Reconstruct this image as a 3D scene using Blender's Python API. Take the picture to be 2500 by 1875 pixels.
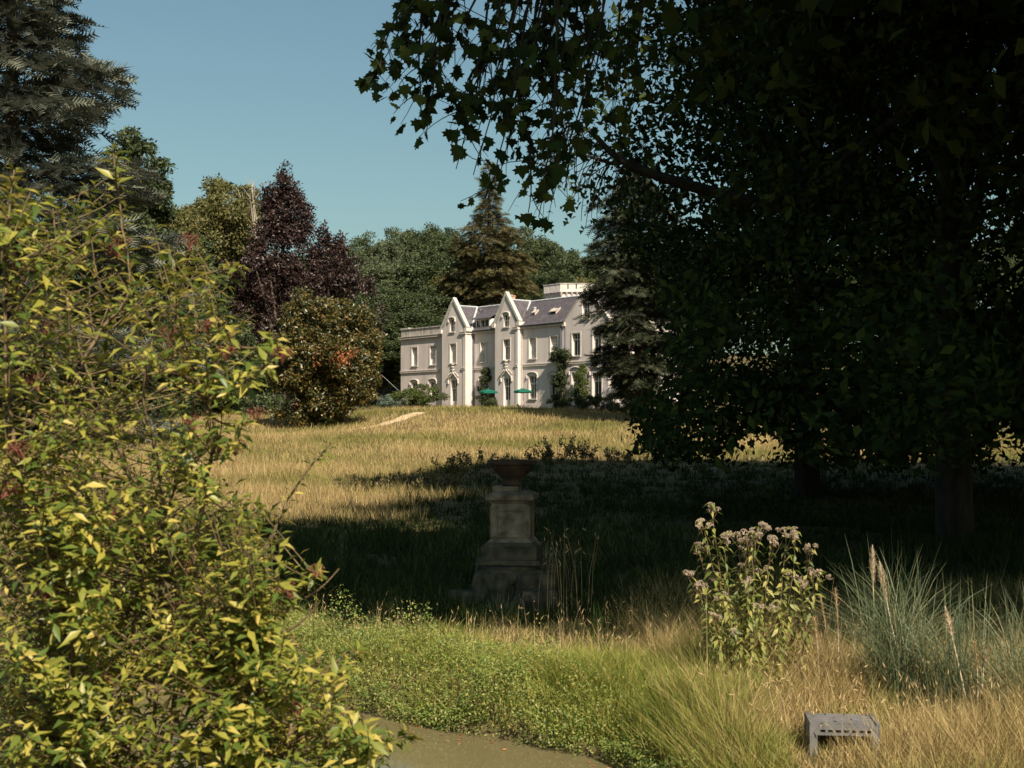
import bpy, math
import numpy as np
from mathutils import Vector, Matrix

# ------------------------------------------------------------------ camera, sky, sun, exposure
for o in list(bpy.data.objects):
    bpy.data.objects.remove(o)
scene = bpy.context.scene
COL = scene.collection
F, CX, HY, EYE = 3125.0, 1250.0, 1040.0, 2.4       # photograph pixels: focal length, axis, horizon; eye height in metres

cam = bpy.data.cameras.new('camera')
cam.lens, cam.sensor_width, cam.sensor_fit = 45.0, 36.0, 'HORIZONTAL'
cam.shift_y = (HY - 937.5) / 2500.0
cam.clip_start, cam.clip_end = 0.1, 3000
cam.dof.use_dof, cam.dof.focus_distance, cam.dof.aperture_fstop = True, 24.0, 5.6
camo = bpy.data.objects.new('camera', cam)
camo.location, camo.rotation_euler = (0, 0, EYE), (math.pi / 2, 0, 0)
COL.objects.link(camo)
scene.camera = camo

SUN_EL = math.radians(42)
SH = np.array([0.407, -0.913]); SH = SH / np.linalg.norm(SH)
SUNV = Vector((SH[0] * math.cos(SUN_EL), SH[1] * math.cos(SUN_EL), math.sin(SUN_EL)))
world = bpy.data.worlds.new('World'); scene.world = world; world.use_nodes = True
wn = world.node_tree.nodes; wl = world.node_tree.links
sky = wn.new('ShaderNodeTexSky'); sky.sky_type = 'NISHITA'; sky.sun_disc = False
sky.sun_elevation = SUN_EL; sky.sun_rotation = math.atan2(SH[0], SH[1])
sky.air_density, sky.dust_density, sky.ozone_density = 1.25, 2.2, .7
bg = wn['Background']; bg.inputs['Strength'].default_value = 0.057
tint = wn.new('ShaderNodeMix'); tint.data_type = 'RGBA'; tint.blend_type = 'MULTIPLY'; tint.inputs[0].default_value = 1.0
tint.inputs[7].default_value = (.86, 1.03, .94, 1)          # colour cast of the film
wl.new(sky.outputs['Color'], tint.inputs[6]); wl.new(tint.outputs[2], bg.inputs['Color'])

sun = bpy.data.lights.new('sun', 'SUN'); sun.energy = 5.0; sun.angle = math.radians(0.5); sun.color = (1.0, 0.88, 0.7)
suno = bpy.data.objects.new('sun', sun); suno.rotation_euler = SUNV.to_track_quat('Z', 'Y').to_euler()
suno.location = (20, -40, 60); COL.objects.link(suno)
vs = scene.view_settings
vs.view_transform, vs.look, vs.exposure, vs.gamma, vs.use_curve_mapping = 'Standard', 'None', 0.8, 1.0, False
scene.cycles.max_bounces = 6; scene.cycles.diffuse_bounces = 3; scene.cycles.glossy_bounces = 2
scene.cycles.transmission_bounces = 3; scene.cycles.caustics_reflective = False; scene.cycles.caustics_refractive = False

# ------------------------------------------------------------------ helpers
def P(px, py, D):
    return np.array([(px - CX) / F * D, D, EYE + (HY - py) / F * D])

def rs(seed): return np.random.default_rng(seed)
def nrm(v): return v / np.maximum(np.linalg.norm(v, axis=-1, keepdims=True), 1e-9)

def tag(o, label=None, cat=None, group=None, kind=None):
    if label: o['label'] = label
    if cat: o['category'] = cat
    if group: o['group'] = group
    if kind: o['kind'] = kind
    return o

def link(name, mesh, parent=None):
    o = bpy.data.objects.new(name, mesh); COL.objects.link(o)
    if parent is not None: o.parent = parent
    return o

def empty(name, loc=(0, 0, 0), rz=0.0):
    o = bpy.data.objects.new(name, None); o.location = loc; o.rotation_euler = (0, 0, rz)
    o.empty_display_size = 0.3; COL.objects.link(o); return o

def mesh_np(name, V, T, mat, smooth=False):
    """mesh from vertex array and triangle (or quad) array"""
    V = np.ascontiguousarray(V, dtype=np.float32); T = np.ascontiguousarray(T, dtype=np.int32)
    k = T.shape[1]; m = bpy.data.meshes.new(name)
    m.vertices.add(len(V)); m.vertices.foreach_set('co', V.ravel())
    m.loops.add(T.size); m.loops.foreach_set('vertex_index', T.ravel())
    m.polygons.add(len(T)); m.polygons.foreach_set('loop_start', np.arange(0, T.size, k, dtype=np.int32))
    if smooth: m.polygons.foreach_set('use_smooth', np.ones(len(T), dtype=bool))
    m.update(calc_edges=True)
    if mat: m.materials.append(mat)
    return m

class MB:
    """collects faces of any size"""
    def __init__(s): s.v = []; s.f = []
    def add(s, verts, faces):
        b = len(s.v); s.v += [tuple(map(float, v)) for v in verts]; s.f += [tuple(b + i for i in f) for f in faces]
    def box(s, x0, x1, y0, y1, z0, z1):
        s.add([(x0, y0, z0), (x1, y0, z0), (x1, y1, z0), (x0, y1, z0), (x0, y0, z1), (x1, y0, z1), (x1, y1, z1), (x0, y1, z1)],
              [(0, 3, 2, 1), (4, 5, 6, 7), (0, 1, 5, 4), (1, 2, 6, 5), (2, 3, 7, 6), (3, 0, 4, 7)])
    def prism(s, poly, y0, y1):
        """polygon in (x,z), extruded along y"""
        n = len(poly)
        s.add([(x, y0, z) for x, z in poly] + [(x, y1, z) for x, z in poly],
              [tuple(range(n)), tuple(range(2 * n - 1, n - 1, -1))] + [(i, i + n, (i + 1) % n + n, (i + 1) % n) for i in range(n)])
    def slab(s, quad, t):
        """quad of 3d points with thickness t downwards"""
        q = [Vector(p) for p in quad]; d = Vector((0, 0, -t))
        s.add(q + [p + d for p in q], [(0, 1, 2, 3), (7, 6, 5, 4), (0, 4, 5, 1), (1, 5, 6, 2), (2, 6, 7, 3), (3, 7, 4, 0)])
    def tube(s, pts, r, n=6, cap=True):
        v, f = tube_np(pts, r, n); s.add(v, [tuple(x) for x in f])
    def lathe(s, prof, n=24, c=(0, 0)):
        b = []; fs = []
        for r, z in prof:
            for i in range(n):
                a = 2 * math.pi * i / n; b.append((c[0] + r * math.cos(a), c[1] + r * math.sin(a), z))
        for j in range(len(prof) - 1):
            for i in range(n):
                k = (i + 1) % n; fs.append((j * n + i, j * n + k, (j + 1) * n + k, (j + 1) * n + i))
        s.add(b, fs)
    def build(s, name, mat, parent=None, smooth=False):
        m = bpy.data.meshes.new(name); m.from_pydata(s.v, [], s.f); m.update()
        if smooth: m.polygons.foreach_set('use_smooth', np.ones(len(m.polygons), dtype=bool))
        if mat: m.materials.append(mat)
        return link(name, m, parent)

def tube_np(pts, r, n=6):
    pts = np.asarray(pts, float); k = len(pts)
    r = np.broadcast_to(np.asarray(r, float), (k,)) if np.ndim(r) else np.full(k, float(r))
    t = nrm(np.gradient(pts, axis=0))
    ref = np.where(np.abs(t[:, 2:3]) > 0.9, np.array([[1.0, 0, 0]]), np.array([[0, 0, 1.0]]))
    u = nrm(np.cross(t, ref)); w = np.cross(t, u)
    a = np.linspace(0, 2 * np.pi, n, endpoint=False)
    V = pts[:, None, :] + r[:, None, None] * (np.cos(a)[None, :, None] * u[:, None, :] + np.sin(a)[None, :, None] * w[:, None, :])
    i = np.arange(n); j = (i + 1) % n; fs = []
    for q in range(k - 1):
        fs.append(np.stack([q * n + i, q * n + j, (q + 1) * n + j, (q + 1) * n + i], 1))
    return V.reshape(-1, 3), np.concatenate(fs)

def tubes_mesh(name, lines, mat, n=5):
    """lines: list of (pts, radii)"""
    Vs, Fs, b = [], [], 0
    for pts, r in lines:
        v, f = tube_np(pts, r, n); Vs.append(v); Fs.append(f + b); b += len(v)
    return mesh_np(name, np.concatenate(Vs), np.concatenate(Fs), mat, smooth=True)

def curve(p0, p1, bend, n=6):
    p0 = np.asarray(p0, float); p1 = np.asarray(p1, float); t = np.linspace(0, 1, n)[:, None]
    m = (p0 + p1) / 2 + np.asarray(bend, float)
    return (1 - t) ** 2 * p0 + 2 * t * (1 - t) * m + t ** 2 * p1

def poly_spline(pts, n=24):
    pts = np.asarray(pts, float); t = np.linspace(0, len(pts) - 1, n); out = []
    for x in t:
        i = min(int(x), len(pts) - 2); f = x - i
        p0 = pts[max(i - 1, 0)]; p1 = pts[i]; p2 = pts[i + 1]; p3 = pts[min(i + 2, len(pts) - 1)]
        out.append(0.5 * ((2 * p1) + (p2 - p0) * f + (2 * p0 - 5 * p1 + 4 * p2 - p3) * f * f + (3 * p1 - p0 - 3 * p2 + p3) * f ** 3))
    return np.array(out)

def frames(nv, yv=None, rng=None):
    """per-leaf axes; nv normals (N,3), yv leaf direction or random"""
    nv = nrm(nv)
    if yv is None: yv = rng.normal(size=nv.shape)
    y = nrm(yv - (yv * nv).sum(1, keepdims=True) * nv)
    x = np.cross(y, nv)
    return x, y, nv

def scatter(name, tv, tt, pos, ax, scale, mat):
    """one mesh with a copy of template (tv,tt) at every pos"""
    x, y, z = ax; N = len(pos); k = len(tv)
    s = np.asarray(scale, float).reshape(-1, 1, 1) if np.ndim(scale) else float(scale)
    V = pos[:, None, :] + s * (tv[None, :, 0:1] * x[:, None, :] + tv[None, :, 1:2] * y[:, None, :] + tv[None, :, 2:3] * z[:, None, :])
    T = tt[None, :, :] + (np.arange(N) * k)[:, None, None]
    return mesh_np(name, V.reshape(-1, 3), T.reshape(-1, tt.shape[1]), mat)

def fan(outline, cz=0.03):
    n = len(outline)
    V = np.array([(0, 0.15, cz)] + [(x, y, 0) for x, y in outline]); T = np.array([(0, i + 1, (i + 1) % n + 1) for i in range(n)])
    return V, T

# leaf shapes (y along the leaf)
LEAF = (np.array([(0, 0, 0), (.26, .42, .06), (0, 1, -.04), (-.26, .42, .06)]), np.array([(0, 1, 2), (0, 2, 3)]))
LANCE8 = (np.array([(0, 0, 0), (-.16, .28, .05), (0, .3, 0), (.16, .28, .05), (-.17, .6, .02), (0, .63, -.05), (.17, .6, .02), (0, 1.02, -.17)]),
         np.array([(0, 2, 1), (0, 3, 2), (1, 2, 5), (1, 5, 4), (2, 3, 6), (2, 6, 5), (4, 5, 7), (5, 6, 7)]))
LANCE = (np.array([(0, 0, 0), (-.175, .42, .05), (0, .46, -.02), (.175, .42, .05), (0, 1.02, -.17)]), np.array([(0, 2, 1), (0, 3, 2), (1, 2, 4), (2, 3, 4)]))
PLANE_LEAF = fan([(0, -.42), (.16, -.34), (.5, -.42), (.46, -.16), (.86, -.02), (.6, .14), (.66, .42), (.34, .34), (.2, .6), (0, .92), (-.2, .6),
                  (-.34, .34), (-.66, .42), (-.6, .14), (-.86, -.02), (-.46, -.16), (-.5, -.42), (-.16, -.34)])
PLANE_LOW = (np.array([(0, -.38, 0), (.8, -.3, .05), (.42, .12, 0), (.62, .5, .08), (.18, .42, 0), (0, .95, -.05), (-.18, .42, 0), (-.62, .5, .08), (-.42, .12, 0), (-.8, -.3, .05)]),
             np.array([(0, 1, 2), (2, 3, 4), (4, 5, 6), (6, 7, 8), (8, 9, 0), (0, 2, 8), (2, 4, 6), (2, 6, 8)]))
PLANE_MIN = (np.array([(0, -.35, 0), (.75, -.2, .06), (.3, .3, 0), (0, .95, -.06), (-.3, .3, 0), (-.75, -.2, .06)]), np.array([(0, 1, 2), (2, 3, 4), (4, 5, 0), (0, 2, 4)]))

def sprig(seed, n, leaf=LEAF, spread=.5, size=.55):
    r = rs(seed); tv, tt = leaf; Vs, Ts = [], []
    for i in range(n):
        nv = nrm(r.normal(size=(1, 3)) * .7 + np.array([[0, 0, 1.0]])); x, y, z = frames(nv, r.normal(size=(1, 3)))
        p = r.uniform(-spread, spread, 3) * np.array([1, 1, .6]); s = size * r.uniform(.75, 1.2)
        Vs.append(p + s * (tv[:, 0:1] * x + tv[:, 1:2] * y + tv[:, 2:3] * z)); Ts.append(tt + i * len(tv))
    return np.concatenate(Vs), np.concatenate(Ts)

def needle_spray():
    V, T = [], []
    def spike(a, b, w):
        a = np.array(a, float); b = np.array(b, float); d = nrm(b - a); s = np.array([-d[1], d[0], 0]) * w
        i = len(V); V.extend([a - s, a + s, b]); T.append((i, i + 1, i + 2))
    spike((0, 0, 0), (0, 1, -.12), .035)
    for k in range(5):
        y = .12 + .17 * k; L = .43 - .05 * k
        spike((0, y, -.02 * k), (L, y + .23, -.03 * k + .06), .058); spike((0, y + .06, -.02 * k), (-L, y + .29, -.03 * k + .06), .058)
    return np.array(V), np.array(T)
SPRAY = needle_spray()

# ------------------------------------------------------------------ materials
MATS = {}
def nodes(name):
    m = bpy.data.materials.new(name); m.use_nodes = True; nt = m.node_tree
    return m, nt, nt.nodes['Principled BSDF'], nt.nodes['Material Output']

def ramp(nt, cols, pos=None):
    r = nt.nodes.new('ShaderNodeValToRGB'); e = r.color_ramp.elements
    pos = pos or [i / (len(cols) - 1) for i in range(len(cols))]
    e[0].position, e[0].color = pos[0], (*cols[0], 1); e[1].position, e[1].color = pos[-1], (*cols[-1], 1)
    for p, c in list(zip(pos, cols))[1:-1]:
        x = e.new(p); x.color = (*c, 1)
    return r

def leaf_mat(name, cols, pos=None, transl=.3, rough=.5, spec=.35, patch=None, tcol=1.6):
    """foliage: every leaf (island, or leaf object) its own tone; patch = (second ramp, scale, contrast) mixes a second set of tones over the ground"""
    m, nt, b, out = nodes(name); N, L = nt.nodes, nt.links
    g = N.new('ShaderNodeNewGeometry'); oi = N.new('ShaderNodeObjectInfo')
    a = N.new('ShaderNodeMath'); a.operation = 'ADD'; L.new(g.outputs['Random Per Island'], a.inputs[0]); L.new(oi.outputs['Random'], a.inputs[1])
    fr = N.new('ShaderNodeMath'); fr.operation = 'FRACT'; L.new(a.outputs[0], fr.inputs[0])
    r = ramp(nt, cols, pos); L.new(fr.outputs[0], r.inputs[0]); col = r.outputs[0]
    if patch:
        r2 = ramp(nt, patch[0]); L.new(fr.outputs[0], r2.inputs[0])
        nz = N.new('ShaderNodeTexNoise'); nz.inputs['Scale'].default_value = patch[1]; nz.inputs['Detail'].default_value = 4
        L.new(g.outputs['Position'], nz.inputs['Vector'])
        cr = ramp(nt, [(0, 0, 0), (1, 1, 1)], [patch[2] - .07, patch[2] + .07]); L.new(nz.outputs[0], cr.inputs[0])
        mx = N.new('ShaderNodeMix'); mx.data_type = 'RGBA'
        L.new(cr.outputs[0], mx.inputs[0]); L.new(col, mx.inputs[6]); L.new(r2.outputs[0], mx.inputs[7]); col = mx.outputs[2]
    L.new(col, b.inputs['Base Color']); b.inputs['Roughness'].default_value = rough
    b.inputs['Specular IOR Level'].default_value = spec
    if transl > 0:
        t = N.new('ShaderNodeBsdfTranslucent'); hs = N.new('ShaderNodeHueSaturation'); hs.inputs['Value'].default_value = tcol
        hs.inputs['Hue'].default_value = .485
        L.new(col, hs.inputs['Color']); L.new(hs.outputs[0], t.inputs['Color'])
        ms = N.new('ShaderNodeMixShader'); ms.inputs[0].default_value = transl
        L.new(b.outputs[0], ms.inputs[1]); L.new(t.outputs[0], ms.inputs[2]); L.new(ms.outputs[0], out.inputs['Surface'])
    return m

def surf_mat(name, c1, c2, scale=4, rough=.8, bump=.2, detail=6, spec=.3, stretch=(1, 1, 1), metal=0, pos=(.35, .65)):
    m, nt, b, out = nodes(name); N, L = nt.nodes, nt.links
    tc = N.new('ShaderNodeTexCoord'); mp = N.new('ShaderNodeMapping'); mp.inputs['Scale'].default_value = stretch
    L.new(tc.outputs['Object'], mp.inputs[0])
    nz = N.new('ShaderNodeTexNoise'); nz.inputs['Scale'].default_value = scale; nz.inputs['Detail'].default_value = detail
    L.new(mp.outputs[0], nz.inputs['Vector']); r = ramp(nt, [c1, c2], list(pos)); L.new(nz.outputs[0], r.inputs[0])
    L.new(r.outputs[0], b.inputs['Base Color']); b.inputs['Roughness'].default_value = rough
    b.inputs['Specular IOR Level'].default_value = spec; b.inputs['Metallic'].default_value = metal
    if bump:
        bp = N.new('ShaderNodeBump'); bp.inputs['Strength'].default_value = bump; bp.inputs['Distance'].default_value = .05
        L.new(nz.outputs[0], bp.inputs['Height']); L.new(bp.outputs[0], b.inputs['Normal'])
    return m

M = dict(
    bark_dark=surf_mat('bark_dark', (.012, .011, .009), (.04, .034, .026), 6, .9, .6, stretch=(1, 1, .25)),
    bark=surf_mat('bark', (.05, .04, .03), (.13, .1, .075), 6, .9, .5, stretch=(1, 1, .25)),
    bark_pale=surf_mat('bark_pale', (.2, .17, .13), (.34, .3, .24), 5, .85, .4, stretch=(1, 1, .3)),
    twig=surf_mat('twig', (.075, .05, .03), (.17, .12, .065), 20, .7, .2),
    plaster=surf_mat('plaster', (.5, .44, .42), (.63, .56, .535), 1.1, .85, .08, 10, pos=(.25, .6), stretch=(1, 1, .3)),
    plaster_trim=surf_mat('plaster_trim', (.52, .465, .425), (.6, .545, .5), 2, .85, .1),
    coping=surf_mat('coping', (.36, .36, .33), (.47, .46, .42), 3, .8, .1),
    stain=surf_mat('stained_parapet', (.24, .22, .21), (.5, .45, .41), 2.2, .9, .1, stretch=(1.5, 1, .35)),
    zinc=surf_mat('zinc', (.36, .38, .4), (.48, .5, .52), 3, .5, 0, metal=0),
    white=surf_mat('white_paint', (.66, .64, .6), (.75, .73, .69), 5, .5, 0),
    shutter=surf_mat('closed_blind', (.4, .37, .35), (.5, .47, .44), 3, .6, 0),
    pipe_dark=surf_mat('pipe_dark', (.08, .085, .11), (.12, .12, .15), 3, .5, 0),
    pipe_pale=surf_mat('pipe_pale', (.4, .34, .3), (.5, .43, .38), 3, .6, 0),
    brick=surf_mat('chimney_brick', (.38, .2, .14), (.5, .32, .24), 9, .9, .2),
    stone=surf_mat('old_stone', (.05, .043, .033), (.22, .185, .14), 7, .9, .5, 8, pos=(.3, .7)),
    stone_moss_shade=surf_mat('mossy_shade_dark_stone', (.02, .024, .013), (.085, .075, .055), 6, .95, .8, 9, pos=(.35, .65)),  # moss on the footing; on the pedestal base its dark tone paints shade
    terracotta=surf_mat('urn_clay', (.022, .016, .011), (.06, .038, .025), 6, .85, .4),
    crate=surf_mat('grey_plastic', (.105, .1, .1), (.18, .175, .18), 3, .55, .05, spec=.4),
    path=surf_mat('sand_path', (.42, .31, .19), (.55, .43, .28), 3, .95, .3),
    green_cloth=surf_mat('green_canvas', (.002, .085, .06), (.006, .12, .085), 3, .7, 0),
    pole=surf_mat('pole_wood', (.3, .25, .2), (.4, .34, .28), 6, .7, 0),
    pale_stone=surf_mat('pale_statue', (.5, .42, .36), (.68, .58, .5), 7, .85, .2),
)
def glass_mat():
    m, nt, b, out = nodes('dark_glass'); b.inputs['Base Color'].default_value = (.012, .014, .018, 1)
    b.inputs['Roughness'].default_value = .08; b.inputs['Specular IOR Level'].default_value = .5; return m
M['glass'] = glass_mat()

def slate_mat(name, c1, c2):
    m, nt, b, out = nodes(name); N, L = nt.nodes, nt.links
    tc = N.new('ShaderNodeTexCoord'); br = N.new('ShaderNodeTexBrick')
    br.inputs['Scale'].default_value = 1; br.inputs['Brick Width'].default_value = .22; br.inputs['Row Height'].default_value = .15
    br.inputs['Mortar Size'].default_value = .018; br.inputs['Color1'].default_value = (*c1, 1); br.inputs['Color2'].default_value = (*c2, 1)
    br.inputs['Mortar'].default_value = (c1[0] * .45, c1[1] * .45, c1[2] * .45, 1)
    L.new(tc.outputs['Object'], br.inputs['Vector'])
    nz = N.new('ShaderNodeTexNoise'); nz.inputs['Scale'].default_value = 2.5; nz.inputs['Detail'].default_value = 6; L.new(tc.outputs['Object'], nz.inputs['Vector'])
    mx = N.new('ShaderNodeMix'); mx.data_type = 'RGBA'; mx.blend_type = 'MULTIPLY'; mx.inputs[0].default_value = .6
    r = ramp(nt, [(.55, .55, .55), (1.25, 1.2, 1.2)], [.3, .7]); L.new(nz.outputs[0], r.inputs[0])
    L.new(br.outputs['Color'], mx.inputs[6]); L.new(r.outputs[0], mx.inputs[7]); L.new(mx.outputs[2], b.inputs['Base Color'])
    b.inputs['Roughness'].default_value = .5; b.inputs['Specular IOR Level'].default_value = .35
    return m
M['slate'] = slate_mat('slate', (.085, .075, .085), (.15, .13, .14))

# foliage
M['shrub'] = leaf_mat('shrub_leaf', [(.045, .08, .015), (.1, .14, .023), (.19, .2, .034), (.31, .28, .05), (.46, .37, .1)], [0, .26, .55, .85, 1], .32, .42, .4)
M['shrub_red'] = leaf_mat('red_seed_head', [(.1, .02, .022), (.2, .055, .04), (.17, .1, .045)], None, .1, .6)
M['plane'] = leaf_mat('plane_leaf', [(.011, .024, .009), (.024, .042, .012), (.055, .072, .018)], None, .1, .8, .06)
M['oak'] = leaf_mat('broadleaf', [(.018, .034, .014), (.042, .06, .021), (.078, .09, .03)], None, .2, .55)
M['olive'] = leaf_mat('olive_leaf', [(.05, .06, .02), (.1, .1, .03), (.17, .14, .045)], None, .22, .55)
M['greygreen'] = leaf_mat('greygreen_leaf', [(.045, .065, .03), (.085, .105, .05), (.12, .14, .07)], None, .2, .6)
M['yellowgreen'] = leaf_mat('yellowgreen_leaf', [(.07, .08, .018), (.14, .135, .025), (.24, .19, .035)], None, .28, .5)
M['copper'] = leaf_mat('copper_leaf', [(.016, .009, .009), (.034, .018, .016), (.062, .036, .029)], None, .15, .45, .4)
M['cedar'] = leaf_mat('cedar_needle', [(.055, .07, .062), (.11, .125, .1), (.18, .17, .12)], None, .1, .7, .2)
M['cedar_dark'] = leaf_mat('deodar_needle', [(.015, .023, .014), (.036, .045, .025), (.08, .082, .042)], None, .1, .7, .2)
M['sequoia'] = leaf_mat('brown_conifer', [(.03, .04, .013), (.06, .064, .021), (.105, .083, .032), (.15, .1, .055)], None, .12, .7, .2)
M['magnolia'] = leaf_mat('bronze_leaf', [(.018, .028, .01), (.05, .055, .015), (.11, .085, .02), (.19, .11, .03)], [0, .4, .75, 1], .15, .4, .5)
M['orange'] = leaf_mat('orange_leaf', [(.3, .09, .03), (.5, .2, .09)], None, .2, .6)
M['bush'] = leaf_mat('bush_leaf', [(.03, .05, .012), (.07, .095, .02), (.12, .14, .035)], None, .2, .5)
M['blue_bush'] = leaf_mat('bluegreen_leaf', [(.05, .08, .06), (.11, .15, .12), (.18, .22, .17)], None, .2, .5)
M['agri_leaf'] = leaf_mat('agrimony_leaf', [(.075, .105, .022), (.16, .185, .045), (.25, .25, .07), (.33, .29, .09)], None, .3, .5)
M['agri_flower'] = leaf_mat('agrimony_flower', [(.3, .22, .17), (.46, .36, .27), (.58, .49, .36)], None, .2, .8, .1)
M['pampas'] = leaf_mat('pampas_blade', [(.055, .085, .045), (.12, .155, .085), (.22, .25, .13), (.38, .32, .17)], [0, .45, .85, 1], .25, .5)
M['plume'] = leaf_mat('pampas_plume', [(.46, .34, .22), (.62, .5, .36), (.7, .6, .46)], None, .25, .8, .1)
HAY = [(.26, .185, .08), (.38, .28, .12), (.5, .39, .2)]
M['hay'] = leaf_mat('hay_blade', HAY, None, .3, .7, .15, ([(.12, .12, .035), (.22, .2, .06), (.32, .26, .09)], .085, .53), 1.2)
M['meadow_green'] = leaf_mat('meadow_green', [(.05, .075, .02), (.11, .13, .035), (.2, .19, .06)], None, .3, .6, .2, None, 1.3)
M['near_dry'] = leaf_mat('near_dry_grass', [(.16, .11, .045), (.36, .27, .11), (.56, .44, .22)], None, .3, .7, .2, ([(.1, .12, .03), (.24, .24, .06), (.4, .33, .12)], 1.3, .58), 1.2)
M['near_green'] = leaf_mat('near_green_grass', [(.07, .12, .02), (.19, .23, .04), (.3, .3, .065), (.44, .36, .13)], None, .35, .55, .25, None, 1.4)
M['undergrowth_shade_tone'] = leaf_mat('undergrowth_shade_tone', [(.014, .026, .01), (.028, .045, .015), (.05, .065, .02)], None, .1, .85, .05)  # green ground plants, with the trees' shadow put into their dark colour
M['weed'] = leaf_mat('bank_weed', [(.05, .095, .02), (.115, .165, .032), (.2, .235, .055), (.3, .28, .08)], None, .3, .45, .3)
M['dark_weed'] = leaf_mat('shade_weed', [(.05, .06, .02), (.1, .09, .035), (.17, .11, .05)], None, .2, .6)
M['seed'] = leaf_mat('seed_stalk', [(.42, .3, .15), (.58, .44, .26)], None, .3, .8, .1)

def ground_mat():
    m, nt, b, out = nodes('ground_soil_grass'); N, L = nt.nodes, nt.links
    g = N.new('ShaderNodeNewGeometry')
    n1 = N.new('ShaderNodeTexNoise'); n1.inputs['Scale'].default_value = .085; n1.inputs['Detail'].default_value = 5; L.new(g.outputs['Position'], n1.inputs['Vector'])
    n2 = N.new('ShaderNodeTexNoise'); n2.inputs['Scale'].default_value = 5; n2.inputs['Detail'].default_value = 8; L.new(g.outputs['Position'], n2.inputs['Vector'])
    r1 = ramp(nt, [(.13, .1, .05), (.075, .075, .032)], [.46, .6]); L.new(n1.outputs[0], r1.inputs[0])
    r2 = ramp(nt, [(.5, .5, .5), (1.2, 1.15, 1.05)], [.3, .7]); L.new(n2.outputs[0], r2.inputs[0])
    mx = N.new('ShaderNodeMix'); mx.data_type = 'RGBA'; mx.blend_type = 'MULTIPLY'; mx.inputs[0].default_value = .8
    L.new(r1.outputs[0], mx.inputs[6]); L.new(r2.outputs[0], mx.inputs[7]); L.new(mx.outputs[2], b.inputs['Base Color'])
    b.inputs['Roughness'].default_value = .95; b.inputs['Specular IOR Level'].default_value = .1
    bp = N.new('ShaderNodeBump'); bp.inputs['Strength'].default_value = .6; bp.inputs['Distance'].default_value = .08
    L.new(n2.outputs[0], bp.inputs['Height']); L.new(bp.outputs[0], b.inputs['Normal']); return m
M['ground'] = ground_mat()

def water_mat():
    m, nt, b, out = nodes('murky_water'); N, L = nt.nodes, nt.links
    b.inputs['Base Color'].default_value = (.135, .115, .058, 1); b.inputs['Roughness'].default_value = .02
    b.inputs['IOR'].default_value = 1.33
    tc = N.new('ShaderNodeTexCoord'); mp = N.new('ShaderNodeMapping'); mp.inputs['Scale'].default_value = (1, .45, 1); L.new(tc.outputs['Object'], mp.inputs[0])
    nz = N.new('ShaderNodeTexNoise'); nz.inputs['Scale'].default_value = 5; nz.inputs['Detail'].default_value = 4; L.new(mp.outputs[0], nz.inputs['Vector'])
    bp = N.new('ShaderNodeBump'); bp.inputs['Strength'].default_value = .05; bp.inputs['Distance'].default_value = .02
    L.new(nz.outputs[0], bp.inputs['Height']); L.new(bp.outputs[0], b.inputs['Normal']); return m
M['water'] = water_mat()

# ------------------------------------------------------------------ ground, pond, path
WATER_Z = -.45
POND = np.array([(-14, 17), (-9, 15.5), (-5.75, 14.4), (-2.7, 13.4), (-1.6, 12.85), (-.96, 12.25), (-.15, 11.6), (.78, 10.95), (1.2, 10.1), (1.6, 8.4),
                 (1.5, 7.2), (0, 6.9), (-3, 7.2), (-9, 8), (-14, 9)], float)

def poly_dist(x, y, poly):
    """signed distance to polygon, negative inside"""
    x = np.asarray(x, float); y = np.asarray(y, float); d = np.full(x.shape, 1e9); ins = np.zeros(x.shape, bool)
    n = len(poly)
    for i in range(n):
        ax, ay = poly[i]; bx, by = poly[(i + 1) % n]; ex, ey = bx - ax, by - ay
        t = np.clip(((x - ax) * ex + (y - ay) * ey) / (ex * ex + ey * ey), 0, 1)
        d = np.minimum(d, np.hypot(x - ax - t * ex, y - ay - t * ey))
        c = ((ay > y) != (by > y)) & (x < (bx - ax) * (y - ay) / ((by - ay) if by != ay else 1e-9) + ax); ins ^= c
    return np.where(ins, -d, d)

def sstep(a, b, x):
    t = np.clip((x - a) / (b - a), 0, 1); return t * t * (3 - 2 * t)

GY = [-60, 2, 8, 30, 60, 95, 110, 119, 130, 160, 200, 260, 400, 3000]
GZ = [.75, .75, 0, 0, .67, 2.25, 3.5, 4.05, 4.2, 5, 10, 17, 22, 22]
def zg(x, y):
    x = np.asarray(x, float); y = np.asarray(y, float)
    z = np.interp(y, GY, GZ)
    z = z - .55 * sstep(-9, -17, x) * sstep(80, 100, y) * (1 - sstep(125, 150, y))
    z = z + .05 * np.sin(x * .9 + .4 * y) * np.cos(y * .7) * sstep(16, 30, y)
    d = poly_dist(x, y, POND)
    z = np.where(d < 1.0, WATER_Z + (z - WATER_Z) * sstep(-.05, .55, d), z)
    return np.where(d < 0, WATER_Z - np.minimum(.12 - d * .8, .9), z)
DT = np.linspace(8, 130, 2500); PYT = HY - (np.interp(DT, GY, GZ) - EYE) / DT * F
def ground_at(px, py):
    D = np.interp(-np.asarray(py, float), -PYT, DT); return (np.asarray(px, float) - CX) / F * D, D

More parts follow.
